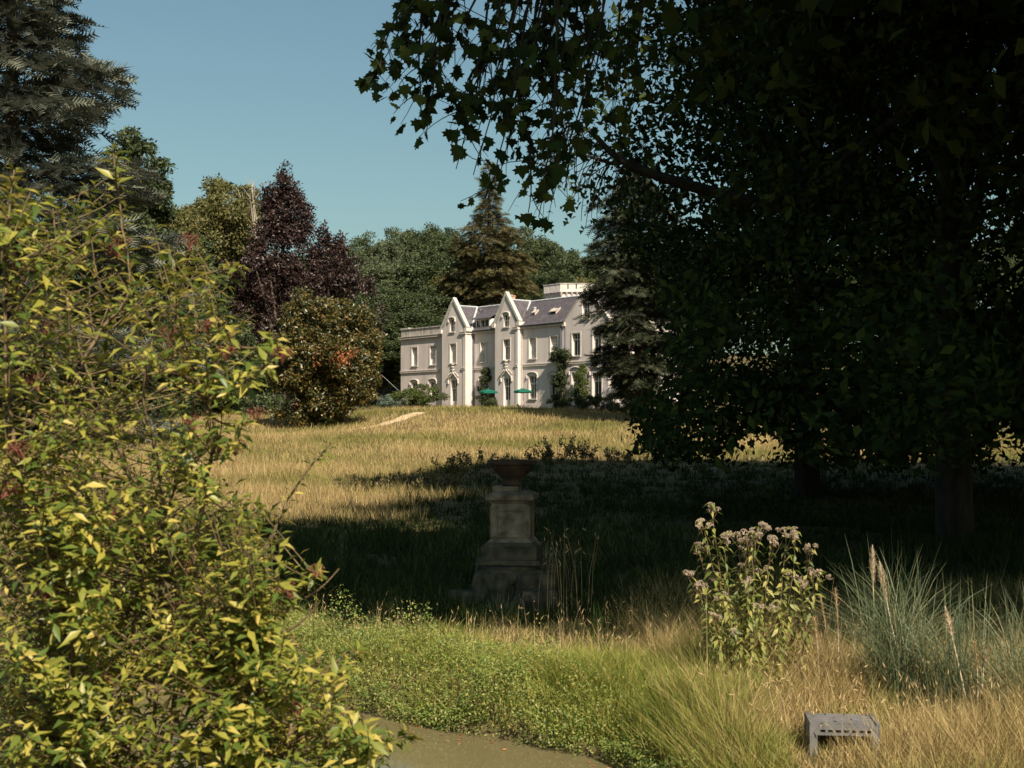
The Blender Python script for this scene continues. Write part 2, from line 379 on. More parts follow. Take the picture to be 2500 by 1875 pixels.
def axis(*parts): return np.unique(np.round(np.concatenate([np.arange(a, b, s) for a, b, s in parts]), 3))
gx = axis((-900, -120, 60), (-120, -40, 8), (-40, -8, 1.5), (-8, 8, .2), (8, 40, 1.5), (40, 120, 8), (120, 901, 60))
gy = axis((-60, 4, 4), (4, 18, .2), (18, 60, .8), (60, 130, 1.5), (130, 300, 8), (300, 2001, 100))
GXX, GYY = np.meshgrid(gx, gy); nx, ny = len(gx), len(gy)
idx = np.arange(nx * ny).reshape(ny, nx)
quads = np.stack([idx[:-1, :-1], idx[:-1, 1:], idx[1:, 1:], idx[1:, :-1]], -1).reshape(-1, 4)
ground = link('ground', mesh_np('ground', np.stack([GXX, GYY, zg(GXX, GYY)], -1).reshape(-1, 3), quads, M['ground'], True))
tag(ground, kind='structure')

wb = MB(); ww = POND + (POND - POND.mean(0)) * .06
wb.add([(x, y, WATER_Z) for x, y in ww], [tuple(range(len(ww)))[::-1]])
water = wb.build('pond_water', M['water']); tag(water, kind='structure')

PATHC = np.array([ground_at(px, py) for px, py in ((825, 1050), (880, 1044), (930, 1036), (975, 1024), (1003, 1013), (1025, 1008))])
pv, pf = [], []
pc = poly_spline(np.c_[PATHC, np.zeros(len(PATHC))], 30)[:, :2]
for i, (x, y) in enumerate(pc):
    w = .5 + .1 * i / 30
    for k in (-1, -.33, .33, 1):
        xx = x + k * w; pv.append((xx, y, float(zg(xx, y)) + .02 + .03 * (1 - k * k)))
for i in range(29):
    for k in range(3):
        a = i * 4 + k; pf.append((a, a + 1, a + 5, a + 4))
pm = MB(); pm.add(pv, pf); tag(pm.build('path', M['path']), kind='structure')

# ------------------------------------------------------------------ shade: ground darkened by the big trees' trimmed crowns and by darker grass
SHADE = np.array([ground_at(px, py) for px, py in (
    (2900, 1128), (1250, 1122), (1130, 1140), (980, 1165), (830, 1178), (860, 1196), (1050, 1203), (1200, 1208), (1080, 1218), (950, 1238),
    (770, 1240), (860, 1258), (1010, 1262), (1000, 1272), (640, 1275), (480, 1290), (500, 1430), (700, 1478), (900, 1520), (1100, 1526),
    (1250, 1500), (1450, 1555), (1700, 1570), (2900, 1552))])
COT = 1 / math.tan(SUN_EL)
def shadow_xy(p):
    h = (p[:, 2] - np.clip((p[:, 1] - 25) * .015, 0, .8)) * COT
    return p[:, 0] - SH[0] * h, p[:, 1] - SH[1] * h
def project(p):
    D = np.maximum(p[:, 1], .1); return CX + p[:, 0] / D * F, HY - (p[:, 2] - EYE) / D * F

# ------------------------------------------------------------------ trees
def puffs_round(rng, c, rad, n, inner=.25, lump=.18):
    """puff centres over an uneven ellipsoid"""
    d = nrm(rng.normal(size=(n, 3))); f = np.where(rng.random(n) < inner, rng.uniform(.2, .7, n), rng.uniform(.78, 1.0, n))
    ph = rng.uniform(0, 6.28, 3)
    f = f * (1 + lump * (np.sin(3.1 * d[:, 0] + ph[0] + 2 * d[:, 2]) + np.sin(4.3 * d[:, 1] + ph[1]) * .7 + np.sin(5 * d[:, 2] + ph[2]) * .6))
    return np.asarray(c) + d * f[:, None] * np.asarray(rad)

def leaves_on(rng, cen, pr, per, mid, flat=.75, up=.35, out=.55):
    n = len(cen); i = np.repeat(np.arange(n), per); N = len(i)
    o = nrm(cen - mid)[i]; d = nrm(rng.normal(size=(N, 3)) + o * out + np.array([0, 0, up]))
    r = (pr[i] if np.ndim(pr) else pr) * (.35 + .65 * np.sqrt(rng.random(N)))
    pos = cen[i] + d * r[:, None] * np.array([1, 1, flat])
    return pos, nrm(d + rng.normal(size=(N, 3)) * .7)

SPR = {'kite': sprig(12, 4, LEAF, .6, .5), 'oak': sprig(3, 5), 'fine': sprig(5, 6, size=.43), 'big': sprig(7, 4, size=.7), 'plane': sprig(9, 3, PLANE_LOW, .6, .42), 'planefar': sprig(10, 4, PLANE_MIN, .6, .42)}

def crown_mesh(name, rng, cen, pr, per, mid, size, mat, spr='oak', flat=.75, keep=None, droop=0):
    pos, nv = leaves_on(rng, cen, pr, per, mid, flat)
    if droop: pos[:, 2] -= rng.random(len(pos)) ** 2 * droop
    if keep is not None:
        k = keep(pos); pos, nv = pos[k], nv[k]
    tv, tt = SPR[spr]
    return scatter(name, tv, tt, pos, frames(nv, rng=rng), size * rng.uniform(.7, 1.25, len(pos)), mat)

def trunk_lines(rng, base, top, r0, tips, nl=14, keep=None):
    b = np.array(base, float); t = np.array(top, float); L = [(curve(b - (0, 0, .3), t, rng.normal(size=3) * .3, 8), np.linspace(r0, r0 * .25, 8))]
    if keep is not None: tips = tips[keep(tips)]
    sel = tips[rng.permutation(len(tips))[:nl]]
    for e in sel:
        f = rng.uniform(.3, .85); s = b + (t - b) * f
        c = curve(s, e, (0, 0, .12 * np.linalg.norm(e - s)), 6)
        if keep is None or keep(c[2:]).all(): L.append((c, np.linspace(r0 * .35, r0 * .06, 6)))
    return L

def broad_tree(name, label, cat, base, cz, rad, np_, pr, per, size, mat, seed, spr='oak', r0=.3, group=None, lump=.18, keep=None, inner=.25, droop=0, flat=.75, extra=None, bark='bark'):
    """base: world xyz; cz: crown centre above base; rad: crown radii"""
    rng = rs(seed); root = empty(name, base); tag(root, label, cat, group)
    c = np.array([0, 0, cz]); cen = puffs_round(rng, c, rad, np_, inner, lump)
    if extra is not None: cen = np.concatenate([cen, extra(rng)])
    kp = (lambda p: keep(p + np.array(base))) if keep else None
    cm = crown_mesh('crown', rng, cen, pr * rng.uniform(.7, 1.3, len(cen)), per, c, size, mat, spr, flat, kp, droop)
    link('crown', cm, root)
    link('trunk', tubes_mesh('trunk', trunk_lines(rng, (0, 0, -.2), (0, 0, cz + rad[2] * .4), r0, cen, keep=kp), M[bark], 7), root)
    return root

def gp(px, D): x = (px - CX) / F * D; return (x, D, float(zg(x, D)))
def cz_of(py, D, base): return EYE + (HY - py) / F * D - base[2]

def copy_tree(root, loc, rz, sc, label=None):
    c = root.copy(); COL.objects.link(c); c.location = loc; c.rotation_euler = (0, 0, rz); c.scale = (sc[0], sc[0], sc[1])
    if label: c['label'] = label
    for ch in root.children:
        d = ch.copy(); COL.objects.link(d); d.parent = c
    return c

# conifers: trunk, whorled limbs, needle sprays along the limbs
def conifer(name, label, base, H, prof, nb, mat, seed, spray=.9, dens=3.0, droop=.15, r0=.5, group=None, gap=.0, keep=None, z0=.06, spread=.5, var=.25):
    rng = rs(seed); root = empty(name, base); tag(root, label, 'tree', group)
    lines = [(np.array([(0, 0, -.4), (0, 0, H * .3), (rng.normal() * .1, 0, H * .7), (0, 0, H)]), np.array([r0, r0 * .8, r0 * .4, .04]))]
    pos, dirs = [], []
    for i in range(nb):
        f = z0 + (1 - z0) * (i + rng.random()) / nb; z = f * H; R = np.interp(f, *prof) * rng.uniform(1.0 - 1.5 * var, 1.12)
        if rng.random() < gap: R *= .45
        a = i * 2.399 + rng.normal() * .3; u = np.array([math.cos(a), math.sin(a), 0]); s = np.array([-u[1], u[0], 0])
        rise = rng.uniform(-.12, .2) * (1 - f) * (var / .25) + .12 * f
        tip = np.array([0, 0, z]) + u * R + np.array([0, 0, R * (rise - droop)]); mid = np.array([0, 0, R * .13])
        pts = curve((0, 0, z), tip, mid, 7); lines.append((pts, np.linspace(max(.03, r0 * .28 * (1 - f)), .015, 7)))
        n = max(4, int(R * dens * 2.2)); t = rng.uniform(.22, 1.02, n) ** .8
        p = (1 - t)[:, None] ** 2 * np.array([0, 0, z]) + 2 * (t * (1 - t))[:, None] * ((np.array([0, 0, z]) + tip) / 2 + mid) + (t ** 2)[:, None] * tip
        w = R * spread * (1.08 - t) * rng.uniform(-1, 1, n) + rng.normal(size=n) * .15
        pos.append(p + w[:, None] * s + rng.normal(size=(n, 3)) * np.array([.15, .15, .12])[None] - np.array([0, 0, 1.0]) * (np.abs(w) * .2 * (1 + 2 * droop))[:, None])
        dirs.append(u[None] * 1.0 + s[None] * np.sign(w)[:, None] * .8 + rng.normal(size=(n, 3)) * .3 + np.array([0, 0, -droop * 1.5 + .05]))
    pos, dirs = np.concatenate(pos), np.concatenate(dirs)
    if keep is not None:
        k = keep(pos + np.array(base)); pos, dirs = pos[k], dirs[k]
    nv = np.array([[0, 0, 1.0]]) + rng.normal(size=pos.shape) * .45
    y = nrm(dirs); nv = nrm(nv - (nv * y).sum(1, keepdims=True) * y); x = np.cross(y, nv)
    link('crown', scatter('crown', *SPRAY, pos, (x, y, nv), spray * rng.uniform(.6, 1.25, len(pos)), mat), root)
    link('trunk', tubes_mesh('trunk', lines, M['bark'], 6), root)
    return root

# ------------------------------------------------------------------ the house
HOUSE = empty('mansion', (-12.27, 142.0, 4.0), math.radians(-50))
tag(HOUSE, 'long pale two-storey mansion with steep white gables and slate roof behind the meadow', 'house')

def wall_seg(s0, s1, yf, ztop, ops, th=.4, back=9.0, gable=None, mat='plaster'):
    """one front wall with real openings (s,z rectangles), its thickness, the deep side walls; gable=(apex s, apex z)"""
    m = MB(); ss = sorted({s0, s1, *[v for o in ops for v in (o[0], o[1])]}); zz = sorted({0.0, ztop, *[v for o in ops for v in (o[2], o[3]) if v < ztop]})
    for i in range(len(ss) - 1):
        for j in range(len(zz) - 1):
            cs, cz = (ss[i] + ss[i + 1]) / 2, (zz[j] + zz[j + 1]) / 2
            if any(o[0] < cs < o[1] and o[2] < cz < o[3] for o in ops): continue
            m.add([(ss[i], yf, zz[j]), (ss[i + 1], yf, zz[j]), (ss[i + 1], yf, zz[j + 1]), (ss[i], yf, zz[j + 1])], [(0, 1, 2, 3)])
    for a, b, c, d in ops:
        d = min(d, 99); y1 = yf + th
        m.add([(a, yf, c), (a, y1, c), (a, y1, d), (a, yf, d)], [(0, 1, 2, 3)]); m.add([(b, yf, c), (b, yf, d), (b, y1, d), (b, y1, c)], [(0, 1, 2, 3)])
        m.add([(a, yf, c), (b, yf, c), (b, y1, c), (a, y1, c)], [(0, 1, 2, 3)]); m.add([(a, yf, d), (a, y1, d), (b, y1, d), (b, yf, d)], [(0, 1, 2, 3)])
        m.add([(a - .3, y1 + .02, c - .3), (b + .3, y1 + .02, c - .3), (b + .3, y1 + .02, d + .3), (a - .3, y1 + .02, d + .3)], [(0, 1, 2, 3)])
    for s in (s0, s1):
        m.add([(s, yf, 0), (s, back, 0), (s, back, ztop), (s, yf, ztop)], [(0, 1, 2, 3)])
    if gable:
        a, az = gable[0], gable[1]; hole = gable[2] if len(gable) > 2 else None
        if hole:
            h0, h1, hz0, hz1 = hole
            def edge(s): return ztop + (az - ztop) * ((s - s0) / (a - s0) if s < a else (s1 - s) / (s1 - a))
            m.add([(s0, yf, ztop), (h0, yf, ztop), (h0, yf, edge(h0))], [(0, 1, 2)])
            m.add([(h1, yf, ztop), (s1, yf, ztop), (h1, yf, edge(h1))], [(0, 1, 2)])
            m.add([(h0, yf, hz1), (h1, yf, hz1), (h1, yf, edge(h1)), (a, yf, az), (h0, yf, edge(h0))], [(0, 1, 2, 3, 4)])
            y1 = yf + th
            for (x, sg) in ((h0, 1), (h1, -1)): m.add([(x, yf, ztop), (x, y1, ztop), (x, y1, hz1), (x, yf, hz1)], [(0, 1, 2, 3)])
            m.add([(h0, yf, hz1), (h0, y1, hz1), (h1, y1, hz1), (h1, yf, hz1)], [(0, 1, 2, 3)])
        else:
            m.add([(s0, yf, ztop), (s1, yf, ztop), (a, yf, az)], [(0, 1, 2)])
        m.add([(s0, yf + .42, ztop), (s1, yf + .42, ztop), (a, yf + .42, az)], [(2, 1, 0)])
    return m.build('wall', M[mat], HOUSE)

def op(c, w, z0, z1): return (c - w / 2, c + w / 2, z0, z1)
def window(c, w, z0, z1, yf, style='blind', transom=.66, name='window', sill=True, surround=True):
    f = MB(); y0 = yf + .2; y1 = y0 + .07; t = .07; a, b = c - w / 2, c + w / 2
    f.box(a, a + t, y0, y1, z0, z1); f.box(b - t, b, y0, y1, z0, z1); f.box(a + t, b - t, y0, y1, z0, z0 + t); f.box(a + t, b - t, y0, y1, z1 - t, z1)
    f.box(c - .05, c + .05, y0 - .012, y1, z0 + t, z1 - t)
    zt = z0 + (z1 - z0) * transom
    f.box(a + t, c - .05, y0 + .004, y1 - .004, zt - .035, zt + .035); f.box(c + .05, b - t, y0 + .004, y1 - .004, zt - .035, zt + .035)
    if style == 'door': f.box(a + t, b - t, y0 + .01, y1 - .01, z0 + t, z0 + .75)
    o = f.build(name, M['white'], HOUSE)
    for x0, x1 in ((a + t, c - .05), (c + .05, b - t)):
        p = MB(); z_ = z0 + (.75 if style == 'door' else t)
        if style == 'blind':
            n = 3; hh = (z1 - t - z_) / n
            for k in range(n): p.box(x0, x1, y0 + .03, y0 + .045, z_ + k * hh + .012, z_ + (k + 1) * hh - .012)
        else: p.box(x0, x1, y0 + .03, y0 + .04, z_, z1 - t)
        p.build('blind' if style == 'blind' else 'pane', M['shutter' if style == 'blind' else 'glass'], o)
    if sill and style != 'door':
        s = MB(); s.box(a - .12, b + .12, yf - .1, yf + .19, z0 - .1, z0 - .003); s.build('sill', M['plaster_trim'], o)
    if surround:
        s = MB(); g = .14; pr = yf - .035
        zb = z0 + .003 if style != 'door' else .2
        s.box(a - g, a - .004, pr, yf + .05, zb, z1 + g); s.box(b + .004, b + g, pr, yf + .05, zb, z1 + g); s.box(a - .004, b + .004, pr, yf + .05, z1 + .004, z1 + g)
        s.build('surround', M['plaster_trim'], o)
    return o

def hood(c, w, z, yf, rise=.3, parent=HOUSE):
    m = MB(); h = w / 2 + .26; pts = [(c - h - .1, yf - .06, z - .28), (c - h, yf - .07, z - .25), (c - h, yf - .07, z)]
    for k in range(9):
        a = math.pi * (1 - k / 8); pts.append((c + h * math.cos(a), yf - .08, z + .04 + rise * math.sin(a)))
    pts += [(c + h, yf - .07, z), (c + h, yf - .07, z - .25), (c + h + .1, yf - .06, z - .28)]
    m.tube(pts, .075, 6)
    # plain field under the arch
    n = [(c + (h - .05) * math.cos(math.pi * k / 10), z + .02 + (rise - .03) * math.sin(math.pi * k / 10)) for k in range(11)]
    m.prism(n, yf - .03, yf + .02)
    return m.build('hood_mould', M['plaster_trim'], parent)

def ogee(c, w, z, yf):
    m = MB(); h = w / 2 + .3
    for sg in (-1, 1):
        pts = [(c + sg * h, yf - .07, z - .35), (c + sg * h, yf - .08, z)]
        for k in range(1, 9):
            t = k / 8; pts.append((c + sg * h * (1 - t ** 1.5), yf - .09, z + .55 * math.sin(t * 1.7) * .8 + .75 * max(0, t - .6)))
        m.tube(pts, .075, 6)
        for k in range(5):
            t = .2 + .16 * k; x = c + sg * h * (1 - t ** 1.4) + sg * .1; zz = z + .18 + .62 * t
            m.tube([(x, yf - .1, zz), (x + sg * .09, yf - .13, zz + .1), (x + sg * .04, yf - .12, zz + .17)], [.06, .07, .03], 5)
    m.tube([(c, yf - .1, z + .7), (c, yf - .1, z + 1.75)], [.07, .035], 6)
    for q in (1.0, 1.3, 1.6):
        for sg in (-1, 1): m.tube([(c, yf - .1, z + q), (c + sg * .16, yf - .12, z + q + .1), (c + sg * .2, yf - .12, z + q + .02)], [.04, .065, .04], 5)
    o = m.build('ogee_mould', M['plaster_trim'], HOUSE); return o

def bar(name, s0, s1, yf, pr, z0, z1, mat='plaster_trim', back=.05):
    m = MB(); m.box(s0, s1, yf - pr, yf + back, z0, z1); m.box(s0 - .02, s1 + .02, yf - pr * 1.25, yf + back - .01, z1 + .002, z1 + .06); return m.build(name, M[mat], HOUSE)

W1 = (4.95, 6.95)
# wings and gables (plane y, from s to s)
wall_seg(.6, 8.83, -.5, 8.15, [op(3.2, 1, *W1), op(6.54, 1, *W1), op(3.2, 1, 1.3, 3.1), op(6.54, 1, 1.3, 3.1)])
pw = MB(); pw.box(.6, 8.80, -.44, -.1, 8.15, 8.95); pw.box(.6, .95, -.1, 8.9, 8.15, 8.95); pw.build('parapet', M['stain'], HOUSE)
pc_ = MB(); pc_.box(.5, 8.8, -.52, -.02, 8.953, 9.06); pc_.box(.5, 1.0, -.02, 9.0, 8.953, 9.06); pc_.build('parapet_coping', M['stain'], HOUSE)
tb = MB(); tb.box(.55, 2.0, -.5, .2, 9.063, 9.16); tb.build('coping_slab', M['coping'], HOUSE)
rf = MB(); rf.box(.95, 8.8, -.1, 9, 8.2, 8.3); rf.build('flat_roof', M['stain'], HOUSE)
wall_seg(8.83, 12.86, -1.0, 8.2, [op(10.75, 1, *W1), op(10.85, 1.05, .25, 3.15)], gable=(10.85, 11.35, (10.2, 11.0, 8.2, 9.5)))
wall_seg(12.864, 17.646, 0, 8.15, [op(14.58, 1, *W1), op(14.58, 1, 1.1, 3.2)])
wall_seg(17.65, 21.19, -1.0, 8.2, [op(19.46, 1, *W1), op(19.5, 1.05, .25, 3.15)], gable=(19.4, 11.25, (19.0, 19.8, 8.2, 9.45)))
wall_seg(21.194, 27.596, -.5, 8.15, [op(22.8, 1, *W1), op(25.9, 1, *W1), op(22.8, 1.05, 1.05, 3.25), op(25.9, 1.05, 1.05, 3.25)])
wall_seg(27.6, 33.4, -.6, 8.3, [op(29.1, 1.1, 4.95, 7.05), op(31.9, 1.1, 4.95, 7.05), op(29.1, 1.2, .35, 3.4), op(31.9, 1.2, 1.0, 3.3)],
         gable=(30.4, 11.1, (29.9, 30.9, 8.3, 9.9)))
bk = MB(); bk.box(.6, 33.4, 8.6, 9.0, 0, 8.1); bk.build('rear_wall', M['plaster'], HOUSE)
for c, yf, w, z in ((3.2, -.5, 1, W1), (6.54, -.5, 1, W1), (10.75, -1, 1, W1), (14.58, 0, 1, W1), (22.8, -.5, 1, W1), (25.9, -.5, 1, W1)):
    window(c, w, *z, yf, 'blind')
tag(window(19.46, 1, *W1, -1, 'glass'), 'first floor window with one dark open half')
for c in (29.1, 31.9): window(c, 1.1, 4.95, 7.05, -.6, 'glass', .72)
for c in (3.2, 6.54): window(c, 1, 1.3, 3.1, -.5, 'glass'); hood(c, 1, 3.15, -.5, .28)
window(14.58, 1, 1.1, 3.2, 0, 'glass'); hood(14.58, 1, 3.25, 0)
for c in (22.8, 25.9): window(c, 1.05, 1.05, 3.25, -.5, 'glass'); hood(c, 1.05, 3.3, -.5)
window(29.1, 1.2, .35, 3.4, -.6, 'glass', .7); hood(29.1, 1.2, 3.45, -.6, .42)
window(31.9, 1.2, 1.0, 3.3, -.6, 'glass'); hood(31.9, 1.2, 3.35, -.6, .42)
for c, yf in ((10.85, -1), (19.5, -1)): window(c, 1.05, .25, 3.15, yf, 'door', .72, name='door', surround=False); ogee(c, 1.05, 3.15, yf)
for c, z0, z1 in ((10.6, 8.2, 9.5), (19.4, 8.2, 9.45)):
    window(c, .8, z0, z1, -1, 'glass', .5, name='attic_window', sill=True, surround=False); hood(c, .6, z1 - .02, -1, .2)
window(30.4, 1.0, 8.3, 9.9, -.6, 'glass', .6, name='attic_window', surround=False)
# string course, cornice, plinth
for s0, s1, yf in ((.55, 9.0, -.5), (12.2, 12.88, -1.0), (12.87, 17.4, 0), (20.75, 21.21, -1), (21.2, 27.7, -.5), (27.72, 33.5, -.6)):
    bar('string_course', s0, s1, yf, .1, 4.2, 4.36)
for s0, s1, yf in ((.5, 8.9, -.5), (12.87, 17.64, 0), (21.2, 27.58, -.5)):
    bar('cornice', s0, s1, yf, .2, 7.9, 8.12)
for s0, s1 in ((11.95, 12.98), (20.5, 21.3)):
    bar('gable_cornice', s0, s1, -1.0, .14, 7.86, 8.05, back=1.0)
for s0, s1, yf in ((.57, 8.8, -.5), (8.81, 12.88, -1), (12.885, 17.63, 0), (17.635, 21.2, -1), (21.205, 27.55, -.5), (27.56, 33.43, -.6)):
    m = MB(); m.box(s0, s1, yf - .05, yf + .03, 0, .22); m.build('plinth', M['plaster_trim'], HOUSE)
# pilaster strips at the gable edges
for s0, s1, yf in ((12.45, 12.9, -1.0), (20.85, 21.23, -1.0), (27.1, 27.58, -.5)):
    m = MB(); m.box(s0, s1, yf - .05, yf + .2, .223, 7.85); m.build('pilaster', M['plaster'], HOUSE)
# gable copings with kneelers
def gable_coping(s0, s1, yf, zf, a, az, w=.34, t=.24, mat='coping'):
    for sg, sf in ((-1, s0), (1, s1)):
        d = Vector((sf - a, 0, zf - az)); n = Vector((-d.z, 0, d.x)).normalized() * t
        if n.z < 0: n = -n
        m = MB(); e = d.normalized() * .22; p0 = Vector((a, 0, az + .02)); p1 = Vector((sf, 0, zf)) + e
        v = []
        for y in (yf - .1, yf + w):
            for p in (p0, p1, p1 + n, p0 + Vector((0, 0, n.length / max(.3, abs(n.normalized().z))))): v.append((p.x + (.003 * sg if p is p0 else 0), y, p.z))
        m.add(v, [(0, 1, 2, 3), (7, 6, 5, 4), (0, 4, 5, 1), (1, 5, 6, 2), (2, 6, 7, 3), (3, 7, 4, 0)])
        m.build('gable_coping', M[mat], HOUSE)
        k = MB(); k.box(min(sf, sf + sg * .28) - .1, max(sf, sf + sg * .28) + .02, yf - .13, yf + .8, zf - .5, zf - .12); k.build('kneeler', M['plaster_trim'], HOUSE)
gable_coping(8.83, 12.86, -1.0, 8.62, 10.85, 11.35)
gable_coping(17.65, 21.19, -1.0, 8.72, 19.4, 11.25)
gable_coping(27.6, 33.4, -.6, 8.3, 30.4, 11.1, .2, .05, 'plaster_trim')
# roofs
ry = 2.1; rz = 10.85
def main_roof(s0, s1, ye):
    m = MB(); m.slab([(s0, ye, 8.2), (s1, ye, 8.2), (s1, ry, rz), (s0, ry, rz)], .12); m.slab([(s0, ry, rz), (s1, ry, rz), (s1, 9.1, 8.0), (s0, 9.1, 8.0)], .12)
    return m.build('roof', M['slate'], HOUSE)
main_roof(12.0, 19.4, -.3); main_roof(19.404, 27.5, -.8); main_roof(27.504, 33.2, -.15)
for s0, s1 in ((11, 19.4), (19.4, 33.2)):
    m = MB(); m.tube([(s0, ry, rz + .03), (s1, ry, rz + .03)], .1, 6); m.build('ridge_cap', M['zinc'], HOUSE)
for a, h, yf in ((10.85, 2.02, -.62), (19.4, 1.8, -.62), (30.4, 2.9, -.2)):
    m = MB()
    for sg in (-1, 1):
        m.slab([(a, yf, rz + .04), (a, 5.0, rz + .04), (a + sg * (h + .05), 5.0, 8.25), (a + sg * (h + .05), yf, 8.25)][::sg], .1)
    m.build('cross_roof', M['slate'], HOUSE)
    m = MB(); m.tube([(a, yf, rz + .08), (a, ry, rz + .08)], .09, 6); m.build('ridge_cap', M['zinc'], HOUSE)
    if a < 25:
        m = MB(); m.tube([(a + .05, ry, rz + .1), (a + h * .5, ry * .42, 9.58), (a + h + .02, -.2, 8.4)], .1, 6); m.build('valley', M['zinc'], HOUSE)
for s0, s1, yf in ((12.9, 17.6, -.3), (21.25, 27.55, -.8)):
    m = MB(); m.tube([(s0, yf - .02, 8.2), (s1, yf - .02, 8.2)], .09, 6); m.build('gutter', M['pipe_dark'], HOUSE)
# dormer, skylights, chimneys, vent, downpipes
dr = MB(); dr.box(13.25, 15.5, .05, 1.4, 8.35, 9.35); dr_o = dr.build('dormer', M['white'], HOUSE)
for k in range(3):
    a = 13.36 + k * .7; p = MB(); p.box(a + .06, a + .3, .03, .045, 8.5, 9.2); p.box(a + .36, a + .6, .03, .045, 8.5, 9.2); p.build('pane', M['glass'], dr_o)
ds = MB(); ds.slab([(12.95, -.25, 9.42), (15.8, -.25, 9.42), (15.8, 1.6, 10.4), (12.95, 1.6, 10.4)], .1); ds.build('dormer_roof', M['slate'], dr_o)
def on_roof(y): return 8.2 + (rz - 8.2) * (y + .8) / (ry + .8)
for c, y, w, l in ((21.95, .6, .5, .5), (24.9, .55, .95, .6), (16.2, 1.45, .7, .5)):
    zb = on_roof(y - l / 2) if c > 20 else 8.2 + (rz - 8.2) * (y - l / 2 + .3) / (ry + .3)
    zt = on_roof(y + l / 2) if c > 20 else 8.2 + (rz - 8.2) * (y + l / 2 + .3) / (ry + .3)
    f = MB()
    for x0, x1 in ((c - w / 2, c - w / 2 + .1), (c + w / 2 - .1, c + w / 2)): f.slab([(x0, y - l / 2, zb + .16), (x1, y - l / 2, zb + .16), (x1, y + l / 2, zt + .16), (x0, y + l / 2, zt + .16)], .16)
    sk = f.build('skylight', M['pipe_pale'], HOUSE)
    g = MB(); g.slab([(c - w / 2 + .1, y - l / 2, zb + .06), (c + w / 2 - .1, y - l / 2, zb + .06), (c + w / 2 - .1, y + l / 2, zt + .06), (c - w / 2 + .1, y + l / 2, zt + .06)], .05); g.build('pane', M['glass'], sk)
    s = MB(); s.slab([(c - w / 2, y - l / 2 - .1, zb + .28), (c + w / 2, y - l / 2 - .1, zb + .28), (c + w / 2, y, (zb + zt) / 2 + .3), (c - w / 2, y, (zb + zt) / 2 + .3)], .05); s.build('sash', M['pipe_pale'], sk)
ch = MB(); ch.box(14.0, 14.6, 3.7, 4.2, 9.9, 11.9); ch.box(13.95, 14.65, 3.65, 4.25, 11.903, 12.0); cho = ch.build('chimney', M['brick'], HOUSE)
cp = MB(); cp.lathe([(.12, 12.0), (.1, 12.1), (.0, 12.1)], 8, (14.3, 3.95)); cp.build('chimney_pot', M['brick'], cho)
ch2 = MB(); ch2.box(22.4, 23.9, 6.5, 7.2, 9.5, 11.6); ch2.build('chimney', M['pale_stone'], HOUSE)
vp = MB(); vp.lathe([(.14, 9.2), (.14, 10.0), (.18, 10.0), (.18, 10.1), (0, 10.14)], 10, (21.45, .95)); vp.build('vent_pipe', M['zinc'], HOUSE)
for s, y, mt in ((13.02, -.09, 'pipe_dark'), (21.3, -.6, 'pipe_pale'), (27.0, -.62, 'pipe_dark')):
    m = MB(); m.tube([(s, y, .1), (s, y, 7.7), (s, y + .02, 8.05)], .075, 8); m.build('downpipe', M[mt], HOUSE)
bx = MB(); bx.box(13.55, 13.8, -.08, .02, 2.0, 2.5); bx.build('letter_box', M['pipe_dark'], HOUSE)
# sun-facing side wall details
for y in (1.5, 4.2, 7.0):
    for z0, z1 in ((1.2, 3.3), (4.95, 6.95)):
        m = MB(); m.box(33.405, 33.45, y - .5, y + .5, z0, z1); w_ = m.build('window', M['white'], HOUSE)
        for q in (-1, 1):
            g = MB(); g.box(33.452, 33.46, y + q * .22 - .17, y + q * .22 + .17, z0 + .08, z1 - .08); g.build('pane', M['glass'], w_)
m = MB(); m.box(33.41, 33.52, -.6, 9, 4.2, 4.36); m.build('string_course', M['plaster_trim'], HOUSE)
m = MB(); m.box(33.41, 33.6, -.6, 9, 8.0, 8.2); m.build('cornice', M['plaster_trim'], HOUSE)

# battlemented tower behind the roof
TB = (6.45, 137.5, 4.6); TWR = empty('battlemented_tower', TB); tag(TWR, 'pale octagonal tower with battlements rising behind the slate roof', 'tower')
R = 3.0; a0 = math.radians(-90 - 25)
def octo(r): return [(r * math.cos(a0 + k * math.pi / 4), r * math.sin(a0 + k * math.pi / 4)) for k in range(8)]
def ring(m, r0, r1, z0, z1):
    o0, o1 = octo(r0), octo(r1); v = [(x, y, z) for z in (z0, z1) for x, y in o1] + [(x, y, z) for z in (z0, z1) for x, y in o0]; fs = []
    for k in range(8):
        j = (k + 1) % 8; fs += [(k, j, 8 + j, 8 + k), (16 + j, 16 + k, 24 + k, 24 + j), (8 + k, 8 + j, 24 + j, 24 + k), (j, k, 16 + k, 16 + j)]
    m.add(v, fs)
m = MB(); o_ = octo(R); m.add([(x, y, z) for z in (0, 11.9) for x, y in o_], [(k, (k + 1) % 8, 8 + (k + 1) % 8, 8 + k) for k in range(8)] + [tuple(range(8, 16))]); m.build('wall', M['plaster'], TWR)
m = MB(); ring(m, R - .1, R + .07, 10.75, 10.85); m.build('string_course', M['plaster_trim'], TWR)
m = MB(); ring(m, R - .1, R + .26, 11.9, 12.2); m.build('parapet', M['plaster'], TWR)
mer = MB(); cons = MB()
